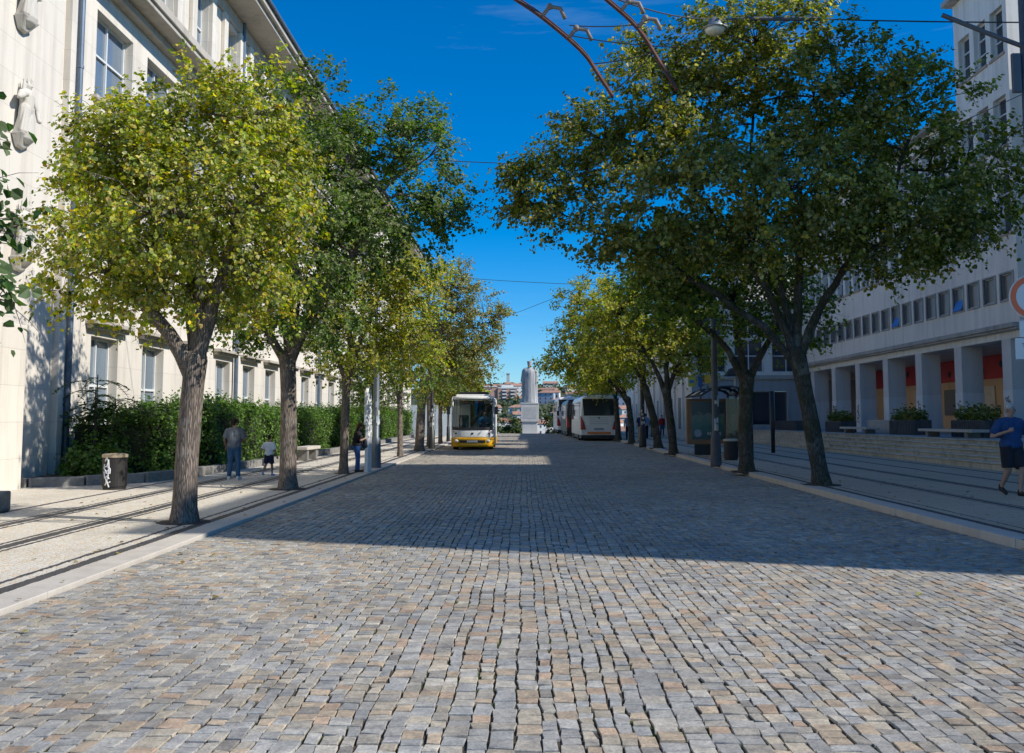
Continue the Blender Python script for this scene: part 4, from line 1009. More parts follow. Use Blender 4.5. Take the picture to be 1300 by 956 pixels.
shrub('light green bush low at the bed edge, right of the scrawled bin', -9.45, 24.6, gz(24)+.18, .5, .85, 1800, .075, [(.09,.19,.03,3), (.12,.23,.04,2), (.06,.13,.02,2)], 52)
rng = np.random.default_rng(61); rr = random.Random(61)
th = thing('tree_of_heaven', 'feathery young tree with long fern like fronds by the grey downpipe', 'shrub', (-10.7, 23.6, gz(23.6)+.18))
mb = MB(); P = []; T = []
for (dx, dy, hgt) in ((0, 0, 2.5), (.35, .3, 1.9), (-.2, .35, 2.1), (.9, .7, 1.7), (1.3, 1.3, 1.8)):
    mb.tube([(dx*.5, dy*.5, 0), (dx*.8, dy*.8, hgt*.5), (dx, dy, hgt)], [.03, .024, .014], 6)
    for k in range(11):
        a = rr.uniform(0, 6.28); L = rr.uniform(.7, 1.15); z0 = hgt*(.62+.38*k/11); up = rr.uniform(.15, .55)
        pts = [Vector((dx+math.cos(a)*L*s, dy+math.sin(a)*L*s, z0+up*L*s*1.3-.75*L*s*s)) for s in np.linspace(0, 1, 9)]
        mb.tube(pts, [.007]*8+[.003], 4, cap=False)
        side = Vector((-math.sin(a), math.cos(a), 0))
        for i in range(1, 9):
            for e in (.0, .5):
                p = pts[i-1].lerp(pts[i], 1-e)
                for s in (-1, 1): P.append(p + side*s*.085*(1.1-i/11)); T.append(side*s)
mb.build('stems', M_barkD, th)
P = np.array([tuple(p) for p in P]); T = np.array([tuple(t) for t in T]); n = len(P)
nrm = np.array([0, 0, 1.]) + rng.normal(0, .22, (n, 3)); nrm /= np.linalg.norm(nrm, axis=1, keepdims=True)
t = T + np.array([0, 0, -.25]) + rng.normal(0, .12, (n, 3)); t -= nrm*(t*nrm).sum(1, keepdims=True); t /= np.linalg.norm(t, axis=1, keepdims=True); b3 = np.cross(nrm, t)
V = np.zeros((n, 6, 3))
for j, (a, c_) in enumerate(((0, 0), (.3, .5), (.7, .4), (1, 0), (.7, -.4), (.3, -.5))): V[:, j] = P + t*(a-.5)*.17 + b3*c_*.05
F = (np.array([(0,1,2,3), (0,3,4,5)])[None] + (np.arange(n)*6)[:, None, None]).reshape(-1, 4)
cl = np.repeat(np.array([(.05, .10, .022)])*rng.uniform(.7, 1.4, (n, 1)), 6, 0)
link('fronds', big_mesh('fronds', V.reshape(-1, 3), F, [M_hedge], cl), th)

# ---------------------------------------------------------- greenery beyond the brow
FG = [(.05, .085, .025, 3), (.07, .105, .03, 3), (.09, .12, .045, 1.5), (.035, .06, .02, 2)]
k = 0
for x, y, z, r, h in ((-5.2, 150, -4.2, 2.6, 7.6), (-2.4, 156, -4.5, 2.4, 7.4), (-8.4, 152, -4, 3, 8.4), (4.6, 154, -4.5, 2.0, 8.2), (7.2, 150, -4.5, 2.4, 8.0), (-.3, 160, -5, 2.2, 5.), (12, 150, -4, 3, 6)):
    k += 1
    shrub(('round green treetop beyond the brow, %s' % ('between the bus and the statue' if x < 1 else 'right of the statue pedestal')), x, y, z, r, h, 3600, .34, FG, 70+k, 'tree', 'far_tree', 'treetops beyond the brow', M_leaf)
rng = np.random.default_rng(9)
n = 26000; y = rng.uniform(300, 1050, n); x = y*rng.uniform(-.13, .26, n); 
cl_ = np.sin(x*.05+y*.013)+np.sin(x*.11-y*.03)+rng.normal(0, .6, n); kp = (cl_ > .25) | (y < 400) | (y > 900); x = x[kp]; y = y[kp]; n = len(x)
hz_ = np.array([hill(a, b2) for a, b2 in zip(x, y)])
P = np.stack([x, y, hz_+rng.uniform(.3, 5., n)*np.where(y > 900, 1.4, 1)], 1)
V, F, c = leaves(P, np.tile([0, -.5, .6], (n, 1)), 2.6, [(.03, .05, .02, 3), (.045, .07, .03, 3), (.06, .08, .035, 1)], rng, shade=rng.uniform(.6, 1.3, n))
o = link('woodland', big_mesh('woodland', V, F, [M_leaf], c)); tag(o, 'dark green woods and gardens scattered over the far hillside', 'woodland', kind='stuff')

# ---------------------------------------------------------- fallen leaves
rng = np.random.default_rng(77); n = 720
x = np.concatenate([rng.uniform(-8.3, -3.2, 380), rng.uniform(4.8, 9, 300), rng.uniform(-4, 6, 40)]); y = rng.uniform(5.5, 45, n)
zz = np.where(x < -4.72, LP+.006, np.where(x > 6.5, RP+.006, .012)); zz = np.where((x > -4.72) & (x < -4.35), LP+.014, np.where((x > 6.15) & (x < 6.5), RP+.014, zz))
P = np.stack([x, y, .0042*y+zz+.008], 1)
V, F, c = leaves(P, np.tile([0, 0, 1.], (n, 1)), .058, [(.28, .20, .03, 2), (.20, .11, .03, 2), (.13, .07, .03, 2), (.3, .26, .06, 1)], rng, n_up=3., tipdown=0.)
o = link('fallen_leaves', big_mesh('fallen_leaves', V, F, [M_leaf], c)); tag(o, 'scattered dry yellow and brown leaves lying on the road and pavements', 'leaves', kind='stuff')

# ================================================================== PEOPLE
M_skin = simple('skin', (.42, .24, .17), .55, .1, 8, .05); M_skinD = simple('tanned_skin', (.26, .14, .095), .55, .1, 8, .05)
M_eye = simple('eye', (.03, .025, .02), .3, .1, 3, 0); M_lip = simple('lips', (.30, .12, .10), .5, .1, 5, 0)
def cloth(name, col, var=.2): return simple(name, col, .92, var, 5, .35)
def person(label, loc, face, H, J, skin, top, bottom, shoes, hair, hair_mat, sleeves=.55, shorts=False, build=1., vox=.011, group=None, fingers=True, extra=None):
    """J: joints in metres for a 1.75 m figure, x right, y forward, z up"""
    k = H/1.75
    t = thing('person', label, 'person', loc, face, group); t.scale = (k, k, k)
    V = Vector
    j = {n: (V(p) if isinstance(p, tuple) else p) for n, p in J.items()}
    hip = j.get('hip', V((0, 0, .95))); chest = j.get('chest', V((0, .0, 1.32))); neck = j.get('neck', V((0, 0, 1.47))); head = j.get('head', V((0, .02, 1.635)))
    look = j.get('look', V((0, 1, 0))).normalized(); W = build
    b = MB()
    b.capsule(hip+V((-.07, 0, 0)), hip+V((.07, 0, 0)), .115*W, .115*W); b.capsule(hip, hip.lerp(chest, .5), .135*W, .125*W)
    for s in (-1, 1): b.capsule(hip.lerp(chest, .45)+V((s*.05, 0, 0)), chest+V((s*.07, 0, -.02)), .10*W, .115*W)
    b.capsule(chest+V((-.09, 0, .06)), chest+V((.09, 0, .06)), .085*W, .085*W); b.capsule(chest+V((0, 0, .05)), neck, .08, .058); b.capsule(neck, head-V((0, 0, .04)), .056, .054)
    # head, jaw, nose, ears
    up = V((0, 0, 1)); rt = look.cross(up).normalized(); up2 = rt.cross(look)
    b.ball(head+up2*.02-look*.01, (.078, .092, .10), 14, 10); b.capsule(head-up2*.03+look*.02, head-up2*.085+look*.045, .062, .036)
    b.capsule(head+look*.085+up2*.015, head+look*.105-up2*.018, .011, .017); b.ball(head+look*.075-up2*.055, .026)
    for s in (-1, 1): b.ball(head+rt*s*.078-look*.005+up2*.0, (.016, .02, .03), 8, 6); b.ball(head+rt*s*.03+look*.07-up2*.01, .028)
    for s, S in ((-1, 'L'), (1, 'R')):
        sh = chest + V((s*.175*W, 0, .07)); el = j['elbow'+S]; ha = j['hand'+S]
        b.capsule(chest+V((s*.08, 0, .06)), sh, .085*W, .062); b.capsule(sh, el, .056*W, .042); b.capsule(el, ha, .042, .027)
        d_ = (ha-el).normalized(); pal = ha+d_*.055; b.capsule(ha, pal, .027, .036)
        if fingers:
            bend = j.get('curl'+S, V((0, .3, -.2))); side = d_.cross(V((0, 1, 0))); side = side.normalized() if side.length > .1 else V((1, 0, 0))
            for q, L in zip((-1.5, -.5, .5, 1.5), (.062, .075, .07, .055)):
                p0 = pal+side*q*.018; p1 = p0+d_*L*.55; p2 = p1+(d_*.5+bend).normalized()*L*.55
                b.capsule(p0, p1, .011, .0105, 6); b.capsule(p1, p2, .0105, .009, 6)
            th_ = side*(1 if s < 0 else -1); b.capsule(ha+d_*.02, ha+d_*.05+th_*.045, .015, .012, 6); b.capsule(ha+d_*.05+th_*.045, ha+d_*.085+th_*.05, .012, .010, 6)
        hp = hip+V((s*.085, 0, -.02)); kn = j['knee'+S]; an = j['ankle'+S]; toe = j.get('toe'+S, an+V((s*.03, .17, -.05)))
        b.capsule(hp, kn, .092*W, .058); b.capsule(kn, kn.lerp(an, .35), .056, .058); b.capsule(kn.lerp(an, .3), an, .056, .038)
        b.capsule(an-V((0, .03, .035)), toe, .04, .034)
    remesh(b, 'body', skin, t, vox)
    if j.get('face', 1):
        e = MB()
        for s in (-1, 1): e.ball(head+rt*s*.031+look*.09+up2*.012, .011, 8, 6)
        e.build('eyes', M_eye, t, smooth=True); m_ = MB(); m_.capsule(head+rt*-.02+look*.098-up2*.05, head+rt*.02+look*.098-up2*.05, .006, .006, 6); m_.build('mouth', M_lip, t, smooth=True)
    # clothes
    o = .017; c = MB()
    c.capsule(hip+V((-.07, 0, .02)), hip+V((.07, 0, .02)), .122*W+o, .122*W+o); c.capsule(hip, hip.lerp(chest, .5), .14*W+o, .13*W+o)
    for s in (-1, 1): c.capsule(hip.lerp(chest, .4)+V((s*.06, 0, 0)), chest+V((s*.08, 0, -.02)), .105*W+o, .118*W+o)
    c.capsule(chest+V((-.09, 0, .06)), chest+V((.09, 0, .06)), .088*W+o, .088*W+o); c.capsule(chest+V((0, 0, .06)), chest.lerp(neck, .75), .085+o, .062)
    for s, S in ((-1, 'L'), (1, 'R')):
        sh = chest + V((s*.175*W, 0, .07)); el = j['elbow'+S]; en = sh.lerp(el, sleeves/.55*.85) if sleeves < .7 else el
        c.capsule(chest+V((s*.08, 0, .06)), sh, .09*W+o, .064+o); c.tube([sh-(en-sh)*.15, sh, en, en+(en-sh).normalized()*.005], [.02, .064*W+o, .058*W+o*1.3, .03], 12)
        if sleeves >= .7: c.capsule(el, el.lerp(j['hand'+S], .92), .048+o*.6, .036+o*.5)
    so_ = remesh(c, 'shirt', top, t, vox); zh = hip.z-.05
    for v_ in so_.data.vertices:
        if v_.co.z < zh and abs(v_.co.x) < .26: v_.co.z = zh + (v_.co.z-zh)*.06
    c = MB(); c.capsule(hip+V((-.07, 0, -.02)), hip+V((.07, 0, -.02)), .118*W+o*.8, .118*W+o*.8); c.capsule(hip+V((0, 0, .08)), hip, .12*W+o*.5, .12*W+o*.5)
    for s, S in ((-1, 'L'), (1, 'R')):
        hp = hip+V((s*.085, 0, -.02)); kn = j['knee'+S]; an = j['ankle'+S]
        if shorts:
            e_ = hp.lerp(kn, .92); c.tube([hp+V((0, 0, .05)), hp, hp.lerp(e_, .5), e_, e_+(e_-hp).normalized()*.004], [.05, .098*W+o, .094*W+o, .088*W+o, .04], 14)
        else: c.capsule(hp, kn, .096*W+o, .066+o*.8); c.capsule(kn, an-(an-kn).normalized()*.03, .066+o*.7, .048+o)
    remesh(c, 'shorts' if shorts else 'trousers', bottom, t, vox)
    for s, S in ((-1, 'L'), (1, 'R')):
        an = j['ankle'+S]; toe = j.get('toe'+S, an+V((s*.03, .17, -.05))); c = MB()
        c.capsule(an-V((0, .035, .04)), toe, .046, .040); c.capsule(an-V((0, .02, -.0)), an-V((0, .03, .05)), .046, .05); c.capsule(an+V((0, -.045, -.068)), toe+V((0, .01, -.022)), .034, .03)
        remesh(c, 'shoe', shoes, t, vox)
    h_ = MB(); u2 = up2
    if hair != 'bald':
        h_.ball(head+u2*.032-look*.022, (.086, .096, .097), 14, 10)
        if hair == 'long':
            for q in range(-4, 5):
                p = head - look*.06 + rt*q*.02 + u2*.04; h_.capsule(p, chest - look*(.11+.01*abs(q)) + rt*q*.033 + V((0, 0, -.02-.02*(q % 3))), .04, .022)
            for s in (-1, 1): h_.capsule(head+rt*s*.07+u2*.05, head+rt*s*.085-u2*.12-look*.01, .026, .02)
        else: h_.capsule(head-look*.055+u2*.02, head-look*.06-u2*.05, .062, .045)
        hm = remesh(h_, 'hair', hair_mat, t, vox*.9, 2)
    if extra: extra(t, j, head, look)
    return t
STAND = dict(elbowL=(-.25,-.05,1.13), elbowR=(.25,-.05,1.13), handL=(-.25,.06,.90), handR=(.25,.06,.90), kneeL=(-.10,.02,.50), kneeR=(.10,.02,.50), ankleL=(-.11,-.02,.085), ankleR=(.11,-.02,.085))
H_dark = cloth('dark_hair', (.018, .013, .010)); H_brown = cloth('brown_hair', (.10, .045, .02)); H_grey = cloth('grey_hair', (.42, .41, .39)); H_auburn = cloth('auburn_hair', (.10, .035, .018))
M_jean = cloth('blue_denim', (.035, .10, .19), .35); M_jean2 = cloth('bright_denim', (.03, .10, .30), .35); M_blk = cloth('black_cloth', (.012, .012, .015)); M_navy = cloth('navy_cloth', (.012, .016, .05))
M_shoeW = simple('white_shoe', (.6, .6, .6), .6, .1, 5, .1); M_shoeB = simple('black_shoe', (.014, .014, .014), .6, .2, 5, .1)
person('man in dark grey shirt and blue jeans standing with his back turned by the hedge', (-7.35, 24.03, zl(24)), R(6), 1.55,
       dict(STAND, elbowL=(-.27,-.02,1.14), handL=(-.25,.10,.93), elbowR=(.27,.03,1.14), handR=(.16,.22,1.08), look=(.25,1,0), ankleL=(-.12,-.02,.085), ankleR=(.12,.03,.085), kneeR=(.11,.05,.5)),
       M_skinD, cloth('charcoal_shirt', (.12, .135, .155), .3), M_jean, M_shoeW, 'short', H_dark, build=1.08)
person('small boy in a white shirt and navy shorts walking beside the second trunk', (-6.88, 25.6, zl(25.6)), R(-4), 1.12,
       dict(STAND, hip=(0,0,.90), chest=(0,0,1.26), neck=(0,0,1.42), head=(0,.02,1.60), elbowL=(-.30,-.08,1.10), handL=(-.36,-.02,.86), elbowR=(.27,-.05,1.06), handR=(.34,.02,.82), kneeL=(-.12,-.02,.48), ankleL=(-.17,-.20,.16), toeL=(-.20,-.06,.06), kneeR=(.10,.10,.48), ankleR=(.12,.10,.085), look=(.2,1,0)),
       M_skinD, cloth('white_shirt', (.62, .64, .68), .12), M_navy, simple('blue_white_shoe', (.25, .33, .62), .6, .4, 9, .1), 'short', H_dark, shorts=True, vox=.014)
def bag(t, j, head, look):
    m = MB(); m.ball((-.02, .27, 1.03), (.17, .10, .19), 14, 10); m.ball((-.02, .27, .93), (.19, .12, .13), 14, 10)
    bg_ = m.build('shoulder_bag', cloth('bag_cloth', (.035, .04, .055)), t, smooth=True)
    s = MB(); s.tube([(-.10, .26, 1.15), (-.12, .14, 1.36), (-.10, -.02, 1.46), (.02, -.14, 1.30), (.10, -.16, 1.1)], .015, 6); s.build('strap', M_blk, bg_)
    p = MB(); p.box(-.04, .04, .36, .375, 1.20, 1.34); p.build('phone', M_black, t)
person('woman with long auburn hair and blue jeans looking at her phone beside the white totem', (-4.78, 27.3, zl(27.3)), R(-82), 1.42,
       dict(STAND, head=(0,.07,1.61), neck=(0,.02,1.47), look=(-.1,.85,-.55), elbowL=(-.24,.10,1.12), handL=(-.06,.30,1.22), elbowR=(.24,.10,1.12), handR=(.07,.30,1.21), curlL=(.3,.2,.1), curlR=(-.3,.2,.1), hip=(0,-.04,.95), ankleL=(-.08,-.03,.085), ankleR=(.09,.02,.085), kneeL=(-.09,.0,.5), kneeR=(.10,.02,.5)),
       M_skin, M_blk, M_jean2, M_shoeB, 'long', H_auburn, build=1.22, extra=bag)
person('grey haired man in blue shirt and dark shorts striding along the right pavement', (9.50, 18.66, zr(18.7)), R(186), 1.78,
       dict(STAND, elbowL=(-.34,-.04,1.15), handL=(-.27,.24,1.30), elbowR=(.36,-.02,1.12), handR=(.20,.24,1.22), curlL=(0,-.6,.2), curlR=(0,-.6,.2), look=(-.35,.9,-.22), kneeL=(-.10,.17,.50), ankleL=(-.06,.15,.09), toeL=(-.06,.33,.04), kneeR=(.09,.03,.49), ankleR=(.08,-.22,.17), toeR=(.09,-.09,.05)),
       M_skin, cloth('royal_blue_shirt', (.022, .065, .17), .2), cloth('dark_shorts', (.018, .019, .025)), M_shoeB, 'short', H_grey, shorts=True, build=1.14, vox=.009)
# the cluster of walkers on the far right pavement
def walker(label, x, y, face, H, top, bottom, hair, hm, long_=False, st=0):
    sg = .16*st
    person(label, (x, y, zr(y)), face, H, dict(STAND, kneeL=(-.10,.06+sg,.50), ankleL=(-.10,.02+sg,.085), kneeR=(.10,.03-sg*.4,.5), ankleR=(.10,-.03-sg,.10), face=0), M_skin, top, bottom, M_shoeB, hair, hm,
           sleeves=.9 if long_ else .55, vox=.024, fingers=True, group='walkers on the far right pavement')
mc = lambda n, c: cloth(n, c)
walker('walker in a navy top and pale trousers beyond the shelter', 6.9, 56, R(5), 1.72, mc('navy_top', (.02, .03, .10)), mc('stone_trousers', (.32, .28, .22)), 'short', H_dark, st=1)
walker('walker in a light blue shirt and black trousers beyond the shelter', 8.2, 64, R(-8), 1.70, mc('sky_shirt', (.22, .30, .45)), M_blk, 'short', H_brown, st=-1)
walker('walker with long dark hair in a denim jacket beyond the shelter', 9.5, 70, R(15), 1.62, mc('denim_jacket', (.06, .10, .17)), M_jean, 'long', H_dark, True)
walker('walker in a pale blue top close to the white coach', 6.75, 61.5, R(0), 1.66, mc('pale_blue_top', (.18, .25, .40)), M_navy, 'short', H_dark)
walker('walker in black clothes close to the white coach', 7.25, 59, R(170), 1.68, M_blk, M_blk, 'short', H_dark, st=1)
walker('walker in a bright red jacket near the wing wall', 10.75, 74, R(190), 1.60, mc('red_jacket', (.42, .02, .025)), M_jean, 'short', H_dark, True)
walker('distant walker in a grey top behind the leaning trunks', 8.4, 66, R(0), 1.7, mc('grey_top', (.22, .22, .24)), M_jean, 'short', H_brown)

# ================================================================== VEHICLES
M_busW = simple('bus_white_paint', (.84, .84, .82), .28, .05, 1.2, .02); M_busY = simple('bus_yellow_paint', (.72, .38, .012), .3, .06, 1.2, .02)
M_wind = clear_glass('windscreen_glass', (.78, .86, .86), .08); M_lampw = simple('lamp_glass', (.8, .78, .68), .15, .1, 4, 0); M_red = simple('red_lamp', (.38, .015, .015), .2, .15, 4, 0); M_orange = simple('orange_marker', (.75, .20, .03), .4, .1, 3, 0)
M_plate = simple('plate_white', (.62, .62, .60), .5, .05, 4, 0); M_int = simple('bus_interior', (.04, .05, .055), .8, .3, 2, .05); M_seat = simple('seat_cloth', (.03, .09, .11), .95, .3, 5, .2)
M_silver = simple('chrome', (.6, .6, .6), .2, .05, 2, 0, .9)
def wheel(t, x, y, r=.40, w_=.24):
    m = MB(); 
    for s in (-1,): m.lathe([(r*.6, -w_/2), (r*.93, -w_/2), (r, -w_*.36), (r, w_*.36), (r*.93, w_/2), (r*.6, w_/2)], 0, 0, 24, cap=False)
    o = m.build('wheel', M_rubber, t, smooth=False); o.rotation_euler = (0, R(90), 0); o.location = (x, y, r)
    k = MB(); k.lathe([(.02, -w_*.40), (r*.3, -w_*.42), (r*.62, -w_*.33), (r*.62, w_*.33), (r*.3, w_*.42), (.02, w_*.40)], 0, 0, 20); k.build('rim', M_metal, o)
def bus_front_y(x, z, hw): return .16*(x/hw)**2 + max(0, z-.9)*.10 + (.18*abs(x/hw)**6)
MBUS = thing('small_bus', 'small white and yellow electric city bus coming towards the camera on the left lane', 'bus', (-2.49, 45.83, gz(45.8)), 0)
hw = 1.03
def sheet(x0, x1, z0, z1, off=0., nx=12, nz=6):
    m = MB(); vs = []; 
    for j in range(nz+1):
        for i in range(nx+1):
            x = x0+(x1-x0)*i/nx; z = z0+(z1-z0)*j/nz; vs.append((x, bus_front_y(x, z, hw)+off, z))
    m.add(vs, [(j*(nx+1)+i, j*(nx+1)+i+1, (j+1)*(nx+1)+i+1, (j+1)*(nx+1)+i) for j in range(nz) for i in range(nx)])
    return m
def solid(o, th=.05):
    s = o.modifiers.new('s', 'SOLIDIFY'); s.thickness = th; s.offset = -1; return o
m = sheet(-hw, hw, .60, .97); 
b_ = solid(m.build('body', M_busW, MBUS, smooth=True))
m = MB()
for s in (-1, 1):
    m.box(s*(hw-.002), s*(hw-.05), .30, 5.6, .60, 1.12); m.box(s*(hw-.002), s*(hw-.05), .36, 5.6, 2.2, 2.52)
    for y in (.36, 1.6, 3.0, 4.4, 5.45): m.box(s*(hw-.003), s*(hw-.05), y, y+.14, 1.121, 2.199)
m.box(-hw+.06, hw-.06, .40, 5.6, 2.521, 2.60); m.box(-hw+.052, hw-.052, 5.5, 5.58, .6, 2.5)
m.build('body_sides', M_busW, MBUS, bevel=.03)
m = sheet(-hw, hw, 2.44, 2.60, 0, 12, 2); solid(m.build('front_header', M_busW, MBUS, smooth=True))
m = MB()
for s in (-1, 1):
    pts = [(s*(hw-.035), bus_front_y(hw, z, hw)-.01, z) for z in (.95, 1.3, 1.7, 2.1, 2.46)]; m.tube(pts, .045, 8)
m.build('front_pillar', M_busW, MBUS, smooth=True)
m = sheet(-hw-.01, hw+.01, .16, .60, -.02, 12, 5); bp = solid(m.build('bumper', M_busY, MBUS, smooth=True), .06)
m = MB()
for s in (-1, 1): m.box(s*(hw+.008), s*(hw-.045), .30, 5.6, .22, .595)
m.build('yellow_skirt', M_busY, MBUS, bevel=.02)
sheet(-.62, .62, .36, .48, -.035, 10, 2).build('grille', M_black, bp)
sheet(-.26, .26, .375, .465, -.05, 4, 1).build('number_plate', M_plate, bp)
for s in (-1, 1):
    m = MB(); x = s*.76; m.ball((x, bus_front_y(x, .42, hw)-.02, .44), (.11, .05, .075), 12, 8); m.build('headlight', M_lampw, MBUS, smooth=True)
    m = MB(); x = s*.80; m.ball((x, bus_front_y(x, .8, hw)-.0, .80), (.05, .03, .045), 10, 6); m.build('fog_lamp', M_black, MBUS, smooth=True)
    m = MB(); x = s*.90; m.ball((x, bus_front_y(x, .86, hw)-.0, .88), (.045, .03, .035), 10, 6); m.build('indicator', M_orange, MBUS, smooth=True)
    m = MB(); m.tube([(s*.95, .25, 2.35), (s*1.12, .05, 2.3), (s*1.16, .05, 2.1)], .02, 6); m.box(s*1.08, s*1.24, .0, .08, 1.72, 2.1); m.build('mirror', M_black, MBUS, bevel=.02)
    wheel(MBUS, s*.86, 1.05); wheel(MBUS, s*.86, 4.5)
m = MB(); m.ball((0, bus_front_y(0, .8, hw)-.005, .80), (.06, .02, .05), 12, 8); m.build('badge', M_black, MBUS, smooth=True)
sheet(-hw+.05, hw-.05, .96, 2.45, -.012, 14, 8).build('windscreen', M_wind, MBUS, smooth=True)
sheet(-hw+.05, hw-.05, .965, 1.10, -.016, 14, 1).build('windscreen_band', M_black, MBUS, smooth=True)
m = sheet(-.55, .55, 2.20, 2.38, .05, 8, 1); ds = m.build('destination_display', M_black, MBUS)
m = MB()
for k in range(9): m.box(-.42+.095*k, -.42+.095*k+.055, .155, .16, 2.25, 2.34)
m.build('display_glow', simple('display_red', (.35, .06, .04), .5, .2, 8, 0), ds)
for s in (-1, 1):
    g = MB(); g.quad((s*(hw-.02), .45, 1.10), (s*(hw-.02), 5.5, 1.10), (s*(hw-.02), 5.5, 2.22), (s*(hw-.02), .45, 2.22)); g.build('side_window', M_wind, MBUS)
m = MB(); m.box(-.96, .96, .3, 5.5, .35, .62); m.box(-.95, .95, .28, .55, .62, .95); m.box(-.95, .95, .45, 1.0, .625, 1.0); m.box(-.4, .95, 5.3, 5.45, .63, 2.3); m.build('interior_floor', M_int, MBUS)
for x, y in ((-.6, 2.0), (.6, 2.2), (-.6, 3.2), (.6, 3.3)):
    m = MB(); m.box(x-.22, x+.22, y, y+.42, .63, 1.02); m.box(x-.22, x+.22, y+.40, y+.5, 1.0, 1.7); m.build('seat', M_seat, MBUS, bevel=.04)
m = MB(); m.tube([(.52+.2*math.cos(a*.523), .78+.06*math.sin(a*.523), 1.18+.19*math.sin(a*.523)) for a in range(13)], .018, 6, cap=False); m.build('steering_wheel', M_black, MBUS)
m = MB(); m.box(.26, .78, 1.3, 1.42, .63, 1.75); m.build('driver_seat', M_seat, MBUS, bevel=.04)
m = MB(); m.prism([(-.78, 2.6), (.78, 2.6), (.72, 2.84), (-.72, 2.84)], 1.0, 4.6); m.build('roof_unit', M_black, MBUS, bevel=.03)
m = MB(); m.prism([(-.86, 2.59), (.86, 2.59), (.82, 2.70), (-.82, 2.70)], .55, 1.0); m.build('roof_cowl', M_busW, MBUS, bevel=.03)
m = MB(); m.box(-.9, .9, .5, 5.4, .18, .36); m.build('underbody', M_black, MBUS)
for x0, x1 in ((-.55, -.1), (.35, .8)):
    m = MB(); m.tube([(x0, bus_front_y(x0, 1.0, hw)-.05, 1.0), (x1, bus_front_y(x1, 1.5, hw)-.045, 1.45)], .012, 5); m.build('wiper', M_black, MBUS)
drv = person('bus driver in a blue jacket seated behind the windscreen of the small bus', (-2.49+.52, 45.83+1.08, gz(45.8)+.18), R(180), 1.72,
       dict(hip=(0,0,.95), chest=(0,.02,1.32), elbowL=(-.26,.16,1.16), elbowR=(.26,.16,1.16), handL=(-.16,.40,1.12), handR=(.16,.40,1.12), kneeL=(-.14,.42,.92), kneeR=(.14,.42,.92), ankleL=(-.13,.46,.52), ankleR=(.13,.46,.52)),
       M_skin, cloth('driver_jacket', (.05, .17, .28)), M_navy, M_shoeB, 'short', H_dark, sleeves=.9, vox=.02)

